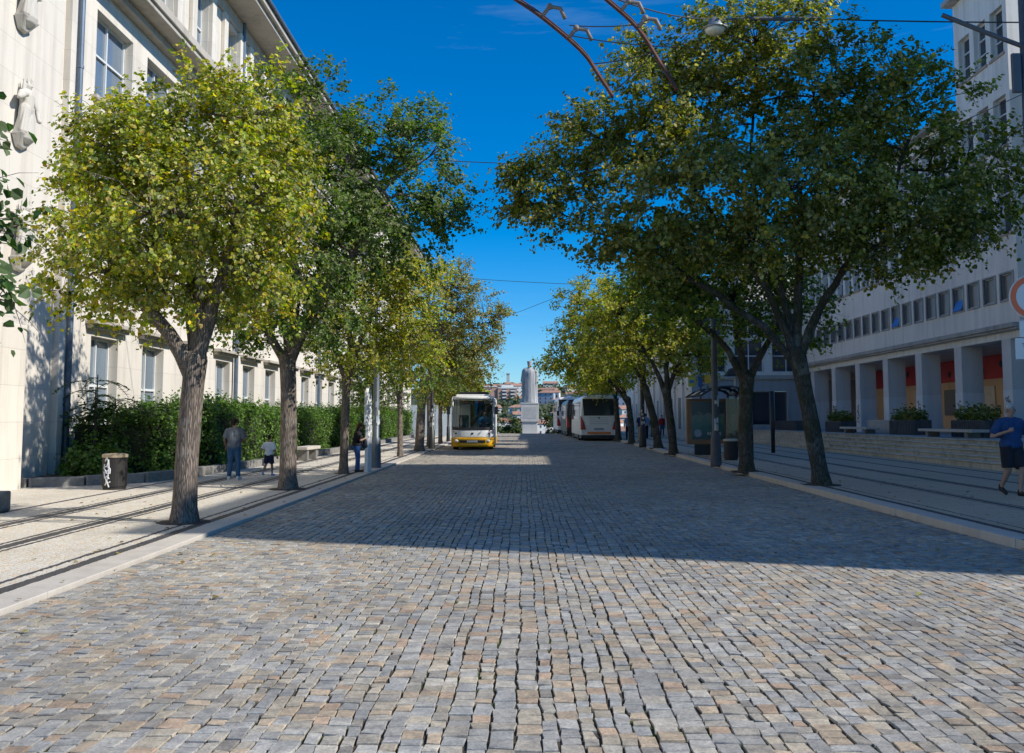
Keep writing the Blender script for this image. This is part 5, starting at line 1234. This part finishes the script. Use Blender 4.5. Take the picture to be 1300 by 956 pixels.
def coach(label, x, y, Lc, Wc, Hc, paint, side, group, stripe=True):
    t = thing('coach', label, 'coach', (x, y, gz(y)), 0, group); h = Wc/2
    # rounded cross-section tapering at the back
    def ring(yy, k, zt_): return [(-h*k, yy, .38), (h*k, yy, .38), (h*k, yy, .9), (h*k*.995, yy, 1.7), (h*k*.94, yy, zt_-.32), (h*k*.84, yy, zt_-.06), (0, yy, zt_), (-h*k*.84, yy, zt_-.06), (-h*k*.94, yy, zt_-.32), (-h*k*.995, yy, 1.7), (-h*k, yy, .9)]
    m = MB(); rs = [ring(.02, .95, Hc-.08), ring(.12, .985, Hc-.02), ring(.35, 1., Hc), ring(Lc*.5, 1., Hc), ring(Lc-.4, 1., Hc), ring(Lc, .93, Hc-.12)]
    nn = 11; vs = [p for r in rs for p in r]
    m.add(vs, [(i*nn+k, i*nn+(k+1) % nn, (i+1)*nn+(k+1) % nn, (i+1)*nn+k) for i in range(len(rs)-1) for k in range(nn)] + [tuple(range(nn-1, -1, -1)), tuple(range(5*nn, 6*nn))])
    body = m.build('body', paint, t, bevel=.05)
    m = MB(); m.add([(-h*.80, -.03, Hc-1.36), (h*.80, -.03, Hc-1.36), (h*.88, .0, Hc-.25), (-h*.88, .0, Hc-.25), (-h*.80, .06, Hc-1.36), (h*.80, .06, Hc-1.36), (h*.88, .06, Hc-.25), (-h*.88, .06, Hc-.25)], [(0,1,2,3), (1,0,4,5), (2,1,5,6), (3,2,6,7), (0,3,7,4)])
    m.build('rear_window', M_glassD, t, bevel=.02)
    m = MB(); m.box(-h*.72, h*.72, -.02, .03, .98, Hc-1.45); m.build('engine_lid', paint, body, bevel=.03)
    m = MB()
    for k in range(4): m.box(-h*.5, h*.5, -.032, -.012, 1.12+.13*k, 1.145+.13*k)
    m.build('vent_slats', M_metal, body)
    m = MB(); m.box(-.32, .32, -.045, -.02, .72, .86); m.build('number_plate', simple('plate_blue_grey', (.32, .36, .42), .5, .1, 5, 0), body)
    m = MB(); m.ball((0, -.03, Hc-1.5), (.06, .02, .06), 10, 6); m.build('badge', M_black, body)
    if stripe: m = MB(); m.box(-h*.62, h*.62, -.05, -.0, .46, .60); m.build('warning_stripe', M_orange, body)
    for s in (-1, 1):
        m = MB(); m.add([(s*h*.96, -.035, .75), (s*h*.70, -.035, .75), (s*h*.80, -.03, 1.25), (s*h*.955, -.02, 1.62), (s*h*1.0, .12, .75), (s*h*.995, .12, 1.62)], [(0,1,2,3) if s < 0 else (3,2,1,0), (0,3,5,4) if s < 0 else (4,5,3,0)]); m.build('tail_light', M_red, t)
        g = MB(); g.quad((s*(h*.985), .8, 1.42), (s*(h*.985), Lc-.5, 1.42), (s*(h*.955), Lc-.5, Hc-.42), (s*(h*.955), .8, Hc-.42))
        g.v = [(v[0]+s*.035, v[1], v[2]) for v in g.v]; g.build('side_glass', side, t)
        for k in range(5):
            q = MB(); yy = 1.2+k*(Lc-2)/5; q.box(s*(h+.012), s*(h-.02), yy, yy+(Lc-2)/5-.06, .5, 1.28); q.build('locker_door', paint, body)
        wheel(t, s*(h-.17), 2.9, .5, .28); wheel(t, s*(h-.17), Lc-2.4, .5, .28)
        m = MB(); m.tube([(s*h*.9, Lc, Hc-.25), (s*(h+.2), Lc+.35, Hc-.5), (s*(h+.22), Lc+.35, Hc-.9)], .035, 6); m.box(s*(h+.12), s*(h+.32), Lc+.3, Lc+.42, Hc-1.3, Hc-.85); m.build('mirror', M_black, t)
    m = MB(); m.box(-h*.95, h*.95, .06, Lc-.1, .16, .45); m.build('underbody', M_black, t)
    return t
M_cglass = glass_mat('coach_side_glass', (.30, .34, .33), .04, .4)
coach('white coach with a wide black rear window, nearest of the three parked coaches', 4.93, 62.3, 11.6, 2.46, 3.02, M_busW, M_cglass, 'coaches parked at the right kerb')
coach('dark coach parked between the two white coaches', 4.62, 75.6, 11.5, 2.5, 3.0, simple('dark_red_paint', (.035, .014, .018), .3, .1, 1, .02), M_glassD, 'coaches parked at the right kerb', False)
coach('white coach with a tall dark rear window, farthest of the three parked coaches', 4.35, 88.8, 11.5, 2.5, 3.45, M_busW, M_glassD, 'coaches parked at the right kerb', False)

# ================================================================== STREET FURNITURE
def tube_thing(name, pts, r, mat_, label, cat, sides=12, group=None):
    m = MB(); m.tube(pts, r, sides); o = m.build(name, mat_, smooth=True); return tag(o, label, cat, group)
def lamp_post(label, x, y, z0, h, arm, mat_, r=.085, sticker=True, head=True, grp='street lamps'):
    t = thing('street_lamp', label, 'street lamp', (x, y, z0), 0, grp)
    m = MB(); m.tube([(0,0,-.05), (0,0,.02), (0,0,.9), (0,0,.95), (0,0,h*.6), (0,0,h)], [r*1.75, r*1.7, r*1.45, r, r*.95, r*.7], 14); m.build('pole', mat_, t, smooth=True)
    if head:
        a = MB(); a.tube([(0,0,h-.05), (arm*.3,0,h+.28), (arm,0,h+.42)], [r*.55, r*.5, r*.42], 8); a.build('arm', mat_, t, smooth=True)
        s = 1 if arm > 0 else -1; hd_ = MB(); hd_.ball((arm+s*.28, 0, h+.45), (.36, .13, .09), 14, 8); l = hd_.build('lamp_head', M_metal, t, smooth=True)
        g = MB(); g.ball((arm+s*.30, 0, h+.40), (.24, .10, .07), 12, 8); g.build('lamp_glass', M_lampw, l, smooth=True)
    if sticker:
        rr = random.Random(int(y)); 
        for k in range(9):
            a0 = rr.uniform(-2.6, -.4); z = rr.uniform(1.0, 2.1); w_ = rr.uniform(.5, .9); hh = rr.uniform(.08, .22); q = MB(); rad = r*1.0+.012
            vs = []
            for i in range(5):
                a = a0+w_*i/4; vs += [(rad*math.cos(a), rad*math.sin(a), z), (rad*math.cos(a), rad*math.sin(a), z+hh)]
            q.add(vs, [(2*i, 2*i+2, 2*i+3, 2*i+1) for i in range(4)]); q.build('sticker', simple('sticker_%d' % (k % 3), [(.6,.6,.58), (.35,.42,.5), (.5,.5,.45)][k % 3], .7, .35, 20, 0), t)
    return t
lamp_post('thick grey lamp post covered in torn stickers, just past the woman on the left kerb', -4.60, 29.5, zl(29.5), 6.1, 1.1, simple('lamp_grey', (.12, .14, .165), .5, .2, 3, .1, .4), .10)
lamp_post('thin dark lamp post on the left kerb between the forked tree and the small bus', -4.5, 46.3, zl(46.3), 5.4, .9, M_black, .10)
lamp_post('distant lamp post behind the small bus, lamp head raised against the sky', -4.4, 75, zl(75), 5.2, 1.55, M_pole, .08, False)
lamp_post('slim dark post on the left kerb immediately left of the small bus', -4.84, 60.7, zl(60.7), 3.2, .6, M_black, .07, False, False)
lamp_post('dark lamp post with pale stickers on the right kerb in front of the bus shelter', 6.05, 30.05, zr(30), 5.6, -1.0, simple('lamp_dark', (.07, .075, .085), .55, .25, 4, .1), .105)
lamp_post('dark lamp post farther along the right kerb beside the walkers', 6.0, 48.07, zr(48), 5.2, -1.0, M_black, .115)
# totem by the woman
t = thing('info_totem', 'slim white folded totem standing between the woman and the grey lamp post', 'totem', (-4.5, 27.43, zl(27.4)), R(84))
m = MB(); m.prism([(-.22, -.02), (.22, -.02), (.24, 1.35), (-.16, 1.35)], -.05, .05); m.build('lower_panel', M_white, t, bevel=.015)
m = MB(); m.prism([(-.34, 1.352), (.24, 1.352), (.20, 2.15), (-.04, 2.5), (-.30, 2.3)], -.045, .045); m.build('upper_panel', M_white, t, bevel=.015)
# litter bins
def bin_(label, x, y, z, r, h, rim, graf):
    t = thing('litter_bin', label, 'litter bin', (x, y, z), 0)
    m = MB(); m.lathe([(r*.92, 0), (r*.92, .06), (r, .07), (r, h-.09), (r*.99, h-.08)], 0, 0, 28); m.build('bin_body', simple('bin_'+('brown' if graf else 'black'), (.018, .015, .013) if graf else (.014, .014, .015), .6, .3, 4, .2), t)  # scrawled bin's brown is darkened to stand in for partial shade
    m = MB(); m.lathe([(r*.8, h-.08), (r*1.05, h-.08), (r*1.06, h-.02), (r*.9, h), (r*.8, h-.01)], 0, 0, 28, cap=False); m.build('rim', rim, t)
    if graf:
        def on(a, zz): return ((r+.006)*math.cos(a), (r+.006)*math.sin(a), zz)
        S = [[(-2.0,.62),(-1.85,.70),(-1.7,.62),(-1.8,.52),(-1.95,.50)], [(-1.75,.50),(-1.55,.46),(-1.55,.36),(-1.85,.36),(-1.95,.44)], [(-2.1,.40),(-2.0,.26),(-1.8,.30),(-1.6,.24)], [(-1.7,.66),(-1.65,.5),(-1.7,.3),(-1.85,.16),(-1.95,.10)], [(-1.95,.26),(-1.75,.14),(-1.5,.18)], [(-2.05,.56),(-2.1,.46),(-1.9,.40),(-1.7,.42)], [(-1.82,.2),(-1.6,.06)]]
        m = MB()
        for s in S:
            pts = []
            for (a0, z0), (a1, z1) in zip(s[:-1], s[1:]):
                for k in range(4): pts.append(on(a0+(a1-a0)*k/4, z0+(z1-z0)*k/4))
            pts.append(on(*s[-1])); m.tube(pts, .014, 5)
        m.build('graffiti', simple('white_spray', (.72, .72, .74), .8, .1, 5, 0), t)
bin_('brown round litter bin with a white scrawl, against the bed edging on the left', -9.02, 20.9, zl(20.9), .26, .78, simple('tan_rim', (.38, .30, .19), .7, .2, 5, .1), True)
bin_('black round litter bin with a pale rim, under the bus shelter', 7.23, 33.31, zr(33.3), .245, .74, simple('rim_pale', (.42, .40, .32), .6, .2, 5, .1), False)
m = MB(); m.box(-.3, .3, -.3, .3, 0, .34); o = m.build('granite_block', M_granite, bevel=.03); o.location = (-9.05, 15.9, zl(15.9)); tag(o, 'small dark stone block at the left edge of the pavement', 'block')
# stone benches in the bed edge
def bench(label, x, y, z, rz, L=1.9):
    t = thing('stone_bench', label, 'bench', (x, y, z), rz, 'stone benches'); m = MB(); m.box(-L/2, L/2, -.24, .24, .38, .50); m.build('seat', M_kerb, t, bevel=.02)
    for s in (-1, 1): m = MB(); m.box(s*L*.32-.09, s*L*.32+.09, -.18, .18, 0, .379); m.build('leg', M_granite, t, bevel=.015)
bench('pale stone bench by the hedge, seen between the second and third left trunks', -7.95, 34.9, zl(34.9), R(88)); bench('pale stone bench farther along the hedge, behind the sticker covered lamp post', -7.9, 46, zl(46), R(90))
# bus shelter
t = thing('bus_shelter', 'dark framed glass bus shelter on the right pavement', 'bus shelter', (7.3, 36.2, zr(36.2)), 0)
t['label'] = 'dark framed glass bus shelter with a curved roof and a poster case'
m = MB(); 
for x, y in ((.75, -1.65), (.75, 1.3), (.75, -.2)): m = MB(); m.tube([(x, y, 0), (x, y, 2.35)], .05, 8); m.build('post', M_black, t)
arc = [(-.85, 2.28), (-.55, 2.46), (-.15, 2.58), (.25, 2.60), (.6, 2.52), (.85, 2.36)]
m = MB()
for y in (-1.75, -.2, 1.5): m.tube([(x, y, z) for x, z in arc], .035, 6)
for x, z in (arc[0], arc[-1]): m.tube([(x, -1.75, z), (x, 1.5, z)], .04, 6)
m.build('roof_frame', M_black, t)
m = MB(); vs = [(x, y, z+.012) for y in (-1.74, 1.49) for x, z in arc]; m.add(vs, [(i, i+1, i+7, i+6) for i in range(5)]); m.build('roof_glazing', clear_glass('shelter_roof_glass', (.45, .52, .55), .3), t, smooth=True)
gs = clear_glass('shelter_glass', (.72, .78, .80), .0)
m = MB(); m.quad((.75, -1.6, .25), (.75, 1.3, .25), (.75, 1.3, 2.2), (.75, -1.6, 2.2)); m.build('back_pane', gs, t)
m = MB(); m.quad((.05, -1.65, .25), (.72, -1.65, .25), (.72, -1.65, 2.2), (.05, -1.65, 2.2)); m.build('end_pane', gs, t)
m = MB(); m.box(.3, .7, -1.2, .9, .42, .47); m.box(.45, .55, -1., -.92, 0, .42); m.box(.45, .55, .6, .68, 0, .42); m.build('bench', M_metal, t)
pc = MB(); pc.box(-.86, .72, 1.42, 1.58, .42, 2.22); pcase = pc.build('poster_case', simple('case_brown', (.22, .13, .07), .5, .2, 3, .1), t, bevel=.03)
m = MB(); m.quad((-.66, 1.41, .62), (.64, 1.41, .62), (.64, 1.41, 2.1), (-.66, 1.41, 2.1))
mp, nt, b = new_mat('poster'); co = objco(nt); sp = N(nt, 'ShaderNodeSeparateXYZ'); nt.links.new(co, sp.inputs[0])
zz = mathn(nt, 'ADD', mathn(nt, 'MULTIPLY', sp.outputs[2], .5), mathn(nt, 'MULTIPLY', noise(nt, co, 3.5, 4), .35))
nt.links.new(ramp(nt, zz, [(.38, (.012, .03, .05)), (.75, (.02, .10, .11)), (.95, (.10, .15, .13)), (1.15, (.02, .03, .05))]), b.inputs['Base Color']); b.inputs['Roughness'].default_value = .25
poster = m.build('poster', mp, pcase)
M_let = simple('poster_lettering', (.55, .58, .60), .6, .05, 3, 0)
text('REINAS', .17, M_let, pcase, (.22, 1.405, .84), (R(90), 0, 0)); text('ACADEMIA', .06, M_let, pcase, (.22, 1.405, .72), (R(90), 0, 0)) if False else None
m = MB(); m.lathe([(.15, 0), (.15, .004)], 0, 0, 24); o = m.build('poster_emblem', simple('emblem_blue', (.22, .30, .38), .6, .3, 9, 0), pcase); o.rotation_euler = (R(90), 0, 0); o.location = (-.42, 1.408, .86)
m = MB(); m.box(-.55, .45, 1.44, 1.56, 0, .42); m.build('poster_plinth', M_black, t)
# stop flag on a thin post by the shelter
t = thing('bus_stop_sign', 'thin grey post with small yellow and blue stop plates above the bus shelter', 'sign', (7.14, 38.3, zr(38.3)), 0)
m = MB(); m.tube([(0,0,0), (0,0,3.35)], .04, 10); m.build('post', M_pole, t)
for x, z, w_, h_, c_, n_ in ((-.36, 2.92, .30, .42, (.40, .42, .06), 'lime_plate'), (-.02, 2.95, .16, .5, (.02, .08, .32), 'blue_plate'), (.28, 3.02, .24, .34, (.62, .36, .02), 'yellow_plate')):
    m = MB(); m.box(x-w_/2, x+w_/2, -.06, -.045, z-h_/2, z+h_/2); m.build('plate', simple(n_, c_, .5, .1, 4, 0), t, bevel=.006)
m = MB(); m.box(-.36-.09, -.36+.09, -.066, -.062, 2.86, 2.98); m.build('plate_band', simple('blue_band', (.03, .14, .40), .5, .1, 4, 0), t)
t = thing('canopy_sign', 'small dark slanted canopy box on a pale post behind the shelter', 'sign', (8.3, 37.2, zr(37.2)), 0)
m = MB(); m.tube([(0, 0, 0), (0, 0, 3.1)], .05, 8); m.build('post', M_metal, t)
m = MB(); m.prism([(-.4, 3.1), (.75, 3.1), (.75, 3.32), (-.18, 3.40)], -.3, .3); m.build('canopy', M_black, t, bevel=.02)
tube_thing('bollard_post', [(10.4, 39.8, zr(39.8)-.05), (10.4, 39.8, 2.85)], .085, M_black, 'tall plain dark post on the right pavement behind the two nearest trunks', 'post')
# road sign and its mast at the right edge
t = thing('traffic_mast', 'dark mast with a side arm and hanging plate at the right edge', 'mast', (6.92, 12.7, zr(12.7)), 0)
m = MB(); m.tube([(0,0,-.05), (0,0,.5), (0,0,9.)], [.13, .11, .08], 16); m.build('pole', M_pole, t, smooth=True)
m = MB(); m.tube([(-.0, 0, 6.58), (-.55, .0, 6.80), (-1.1, .1, 7.1)], .032, 8); m.build('arm', M_pole, t)
m = MB(); m.box(-.22, -.10, -.03, .03, 5.95, 6.5); m.build('hanging_plate', simple('dark_plate', (.07, .08, .10), .5, .1, 3, 0), t, bevel=.01)
t = thing('traffic_sign', 'round white no vehicles sign with an orange red ring over two white text plates', 'sign', (6.66, 12.45, zr(12.45)), 0)
m = MB(); m.tube([(.0, .0, -.05), (0, 0, 3.5)], .03, 10); m.build('post', M_metal, t)
def disc(r0, r1, y, mat_, nm, par, z, x=0.):
    m = MB(); n_ = 40; vs = []
    for k in range(n_):
        a = 2*math.pi*k/n_; vs += [(x+r0*math.cos(a), y, z+r0*math.sin(a)), (x+r1*math.cos(a), y, z+r1*math.sin(a))]
    m.add(vs, [(2*k, (2*k+2) % (2*n_), (2*k+3) % (2*n_), 2*k+1)[::-1] for k in range(n_)]); return m.build(nm, mat_, par)
m = MB(); n_ = 40; m.add([(.29*math.cos(2*math.pi*k/n_), yy, 3.09+.29*math.sin(2*math.pi*k/n_)) for yy in (-.062, -.045) for k in range(n_)], [tuple(range(n_)), tuple(range(2*n_-1, n_-1, -1))]+[(k+n_, (k+1) % n_+n_, (k+1) % n_, k) for k in range(n_)])
dk = m.build('disc', simple('sign_white', (.62, .62, .60), .4, .05, 3, 0), t)
disc(.205, .278, -.066, simple('sign_orange_red', (.70, .13, .03), .4, .1, 3, 0), 'ring', dk, 3.09)
m = MB(); m.box(-.17, .17, -.055, -.045, 2.565, 2.785); p1 = m.build('text_plate', simple('sign_white', (.62,.62,.6)), t, bevel=.004)
m = MB(); m.box(-.235, .235, -.055, -.045, 2.275, 2.555); p2 = m.build('text_plate', simple('sign_white', (.62,.62,.6)), t, bevel=.004)
M_txt = simple('sign_letter', (.05, .055, .07), .6, .1, 3, 0)
text('7h-20h', .085, M_txt, p1, (0, -.0575, 2.63), (R(90), 0, 0))
for s_, z in (('E', 2.522), ('TRANSP', 2.452), ('E', 2.382), ('AUTO', 2.312)): text(s_, .082, M_txt, p2, (0, -.0575, z), (R(90), 0, 0))

# ================================================================== TERRACE PLANTERS AND BENCHES
M_planter = simple('ribbed_concrete', (.09, .088, .085), .9, .3, 4, .4)
def planter(label, y0, y1, x, h, seed, pl=True):
    yc = (y0+y1)/2; L = abs(y1-y0); t = thing('planter', label, 'planter', (x, yc, zt), 0, 'planters on the terrace')
    m = MB(); m.box(-.4, .4, -L/2, L/2, 0, h)
    k = int(L/.16)
    for i in range(k): 
        y = -L/2+.05+i*L/k; m.box(-.435, -.401, y, y+.09, .02, h-.03)
    for i in range(6): xx = -.38+.135*i; m.box(xx, xx+.09, -L/2-.035, -L/2-.001, .02, h-.03)
    m.build('planter_box', M_planter, t)
    if pl:
        rng = np.random.default_rng(seed); n_ = 900; P = np.stack([rng.uniform(-.36, .36, n_), rng.uniform(-L/2+.1, L/2-.1, n_), h+np.abs(rng.normal(0, .22, n_))], 1)
        V, F, c = leaves(P, np.tile([-.3, -.3, .6], (n_, 1)), .13, DEEP, rng, n_up=.5, tipdown=.0, shade=rng.uniform(.6, 1.1, n_)); link('plants', big_mesh('plants', V, F, [M_hedge], c), t)
planter('dark ribbed planter on the terrace, leftmost near the corner wing', 55.5, 60.3, 16.2, .58, 81, False); planter('dark ribbed planter with low green plants behind the leaning trunk', 47.9, 50.2, 16.3, .56, 82); planter('dark ribbed planter with bushy plants in the middle of the terrace', 39.3, 41.7, 16.4, .62, 83); planter('dark ribbed planter with tall twiggy plants nearest the walking man', 33.3, 35.7, 16.4, .62, 84)
def tbench(label, y0, y1, x, zz=.0):
    t = thing('terrace_bench', label, 'bench', (x, (y0+y1)/2, zt), 0, 'stone benches on the terrace'); L = abs(y1-y0)
    m = MB(); m.box(-.3, .3, -L/2, L/2, .20, .30); m.build('seat', M_kerb, t, bevel=.015)
    for s in (-1, 1): m = MB(); m.box(-.22, .22, s*L*.36-.12, s*L*.36+.12, 0, .199); m.build('leg', M_granite, t)
tbench('pale stone slab bench on the terrace between the middle and left planters', 42.6, 46.2, 15.6); tbench('pale stone slab bench on the terrace in front of the planter nearest the walking man', 32.2, 36.6, 15.4)
m = MB(); m.box(-.6, .6, -1.4, 1.4, 0, .62); o = m.build('concrete_block', M_trimR, bevel=.03); o.location = (17., 44.2, zt); tag(o, 'low mottled concrete block between two terrace planters', 'block')

# ================================================================== OVERHEAD WIRES, TROLLEY RAILS AND LAMP
M_wire = simple('wire', (.03, .03, .035), .6, .1, 3, 0)
def rail(label, pts, z=None):
    t = thing('trolley_rail', label, 'rail', pts[0], 0, 'curved trolley wire rails'); P0 = Vector(pts[0])
    q = [Vector(p)-P0 for p in pts]; 
    sm = []
    for i in range(len(q)-1):
        a = q[max(i-1, 0)]; b2 = q[i]; c2 = q[i+1]; d2 = q[min(i+2, len(q)-1)]
        for k in range(6):
            u = k/6; sm.append(.5*((2*b2)+(c2-a)*u+(2*a-5*b2+4*c2-d2)*u*u+(3*b2-a-3*c2+d2)*u**3))
    sm.append(q[-1]); m = MB(); m.tube(sm, .024, 8); m.tube([p+Vector((0, 0, .045)) for p in sm], .009, 6); m.build('rail', M_rust, t, smooth=True)
    for i in (len(sm)//3, len(sm)//2):
        p = sm[i]; h_ = MB(); h_.tube([p+Vector((.0, 0, .02)), p+Vector((.10, .02, .16)), p+Vector((.24, .03, .14)), p+Vector((.30, .03, .0))], .028, 7); h_.ball(p+Vector((.10, .02, .16)), .045, 8, 6); h_.build('hanger', simple('pale_insulator', (.24, .20, .17), .6, .3, 9, .2), t, smooth=True)
    return t
rail('rusty curved overhead trolley rail against the sky, the left one of two', [(-1.35, 11.6, 7.75), (-.1, 12, 7.15), (.37, 12, 6.80), (.78, 12, 6.42), (.98, 12, 6.12), (1.16, 12, 5.84)])
rail('rusty curved overhead trolley rail crossing the big right tree, right one of two', [(.0, 11.6, 7.9), (1.09, 12, 7.14), (1.5, 12, 6.74), (1.78, 12, 6.28), (2.0, 12, 5.92)])
def wire(label, pts, sag=.25, r=.012):
    a, b2 = Vector(pts[0]), Vector(pts[1]); m = MB(); n_ = 14
    m.tube([a.lerp(b2, k/n_)-Vector((0, 0, sag*4*(k/n_)*(1-k/n_))) for k in range(n_+1)], r, 5); o = m.build('overhead_wire', M_wire); return tag(o, label, 'wire', 'overhead wires')
for k, (a, b2) in enumerate((((.62, 12, 6.66), (2.0, 12, 6.5)), ((.9, 12, 6.28), (1.75, 12, 6.45)), ((.6, 12, 6.8), (1.6, 12, 6.82)), ((1.2, 12.05, 5.95), (1.70, 12, 6.44)))):
    wire('short dark cable strung between the two trolley rails', (a, b2), .03, .008)
wire('thin wire crossing the sky between the second left tree and the big right tree', ((-11.9, 26, 9.6), (18, 27.5, 9.2)), .5); wire('thin wire crossing low in the sky above the statue', ((-11.9, 60, 11.5), (18, 62, 10.6)), .6, .016); wire('thin wire slanting down to the right above the coaches', ((18, 30, 13), (-3, 66, 8.2)), .3, .014)
t = thing('hanging_lamp', 'round bell shaped lamp hanging on a cable atop the big right tree', 'street lamp', (4.0, 19.2, 9.80), 0)
m = MB(); m.lathe([(.05, .22), (.12, .2), (.15, .08), (.26, .0), (.25, -.02)], 0, 0, 20); m.build('lamp_bell', M_metal, t, smooth=True)
m = MB(); m.lathe([(.22, -.02), (.17, -.09), (.06, -.13)], 0, 0, 18); m.build('lamp_glass', M_lampw, t, smooth=True)
m = MB(); m.tube([(.1, 0, .15), (.6, .02, .22), (2.2, .1, .24)], .045, 8); m.build('arm', M_pole, t)
wire('cable running from the hanging lamp to the trolley rails', ((1.1, 12, 7.2), (3.95, 19.2, 10.02)), .1); wire('cable carrying the hanging lamp towards the right building', ((6.15, 19.3, 10.04), (18.2, 22, 11.2)), .1, .016)
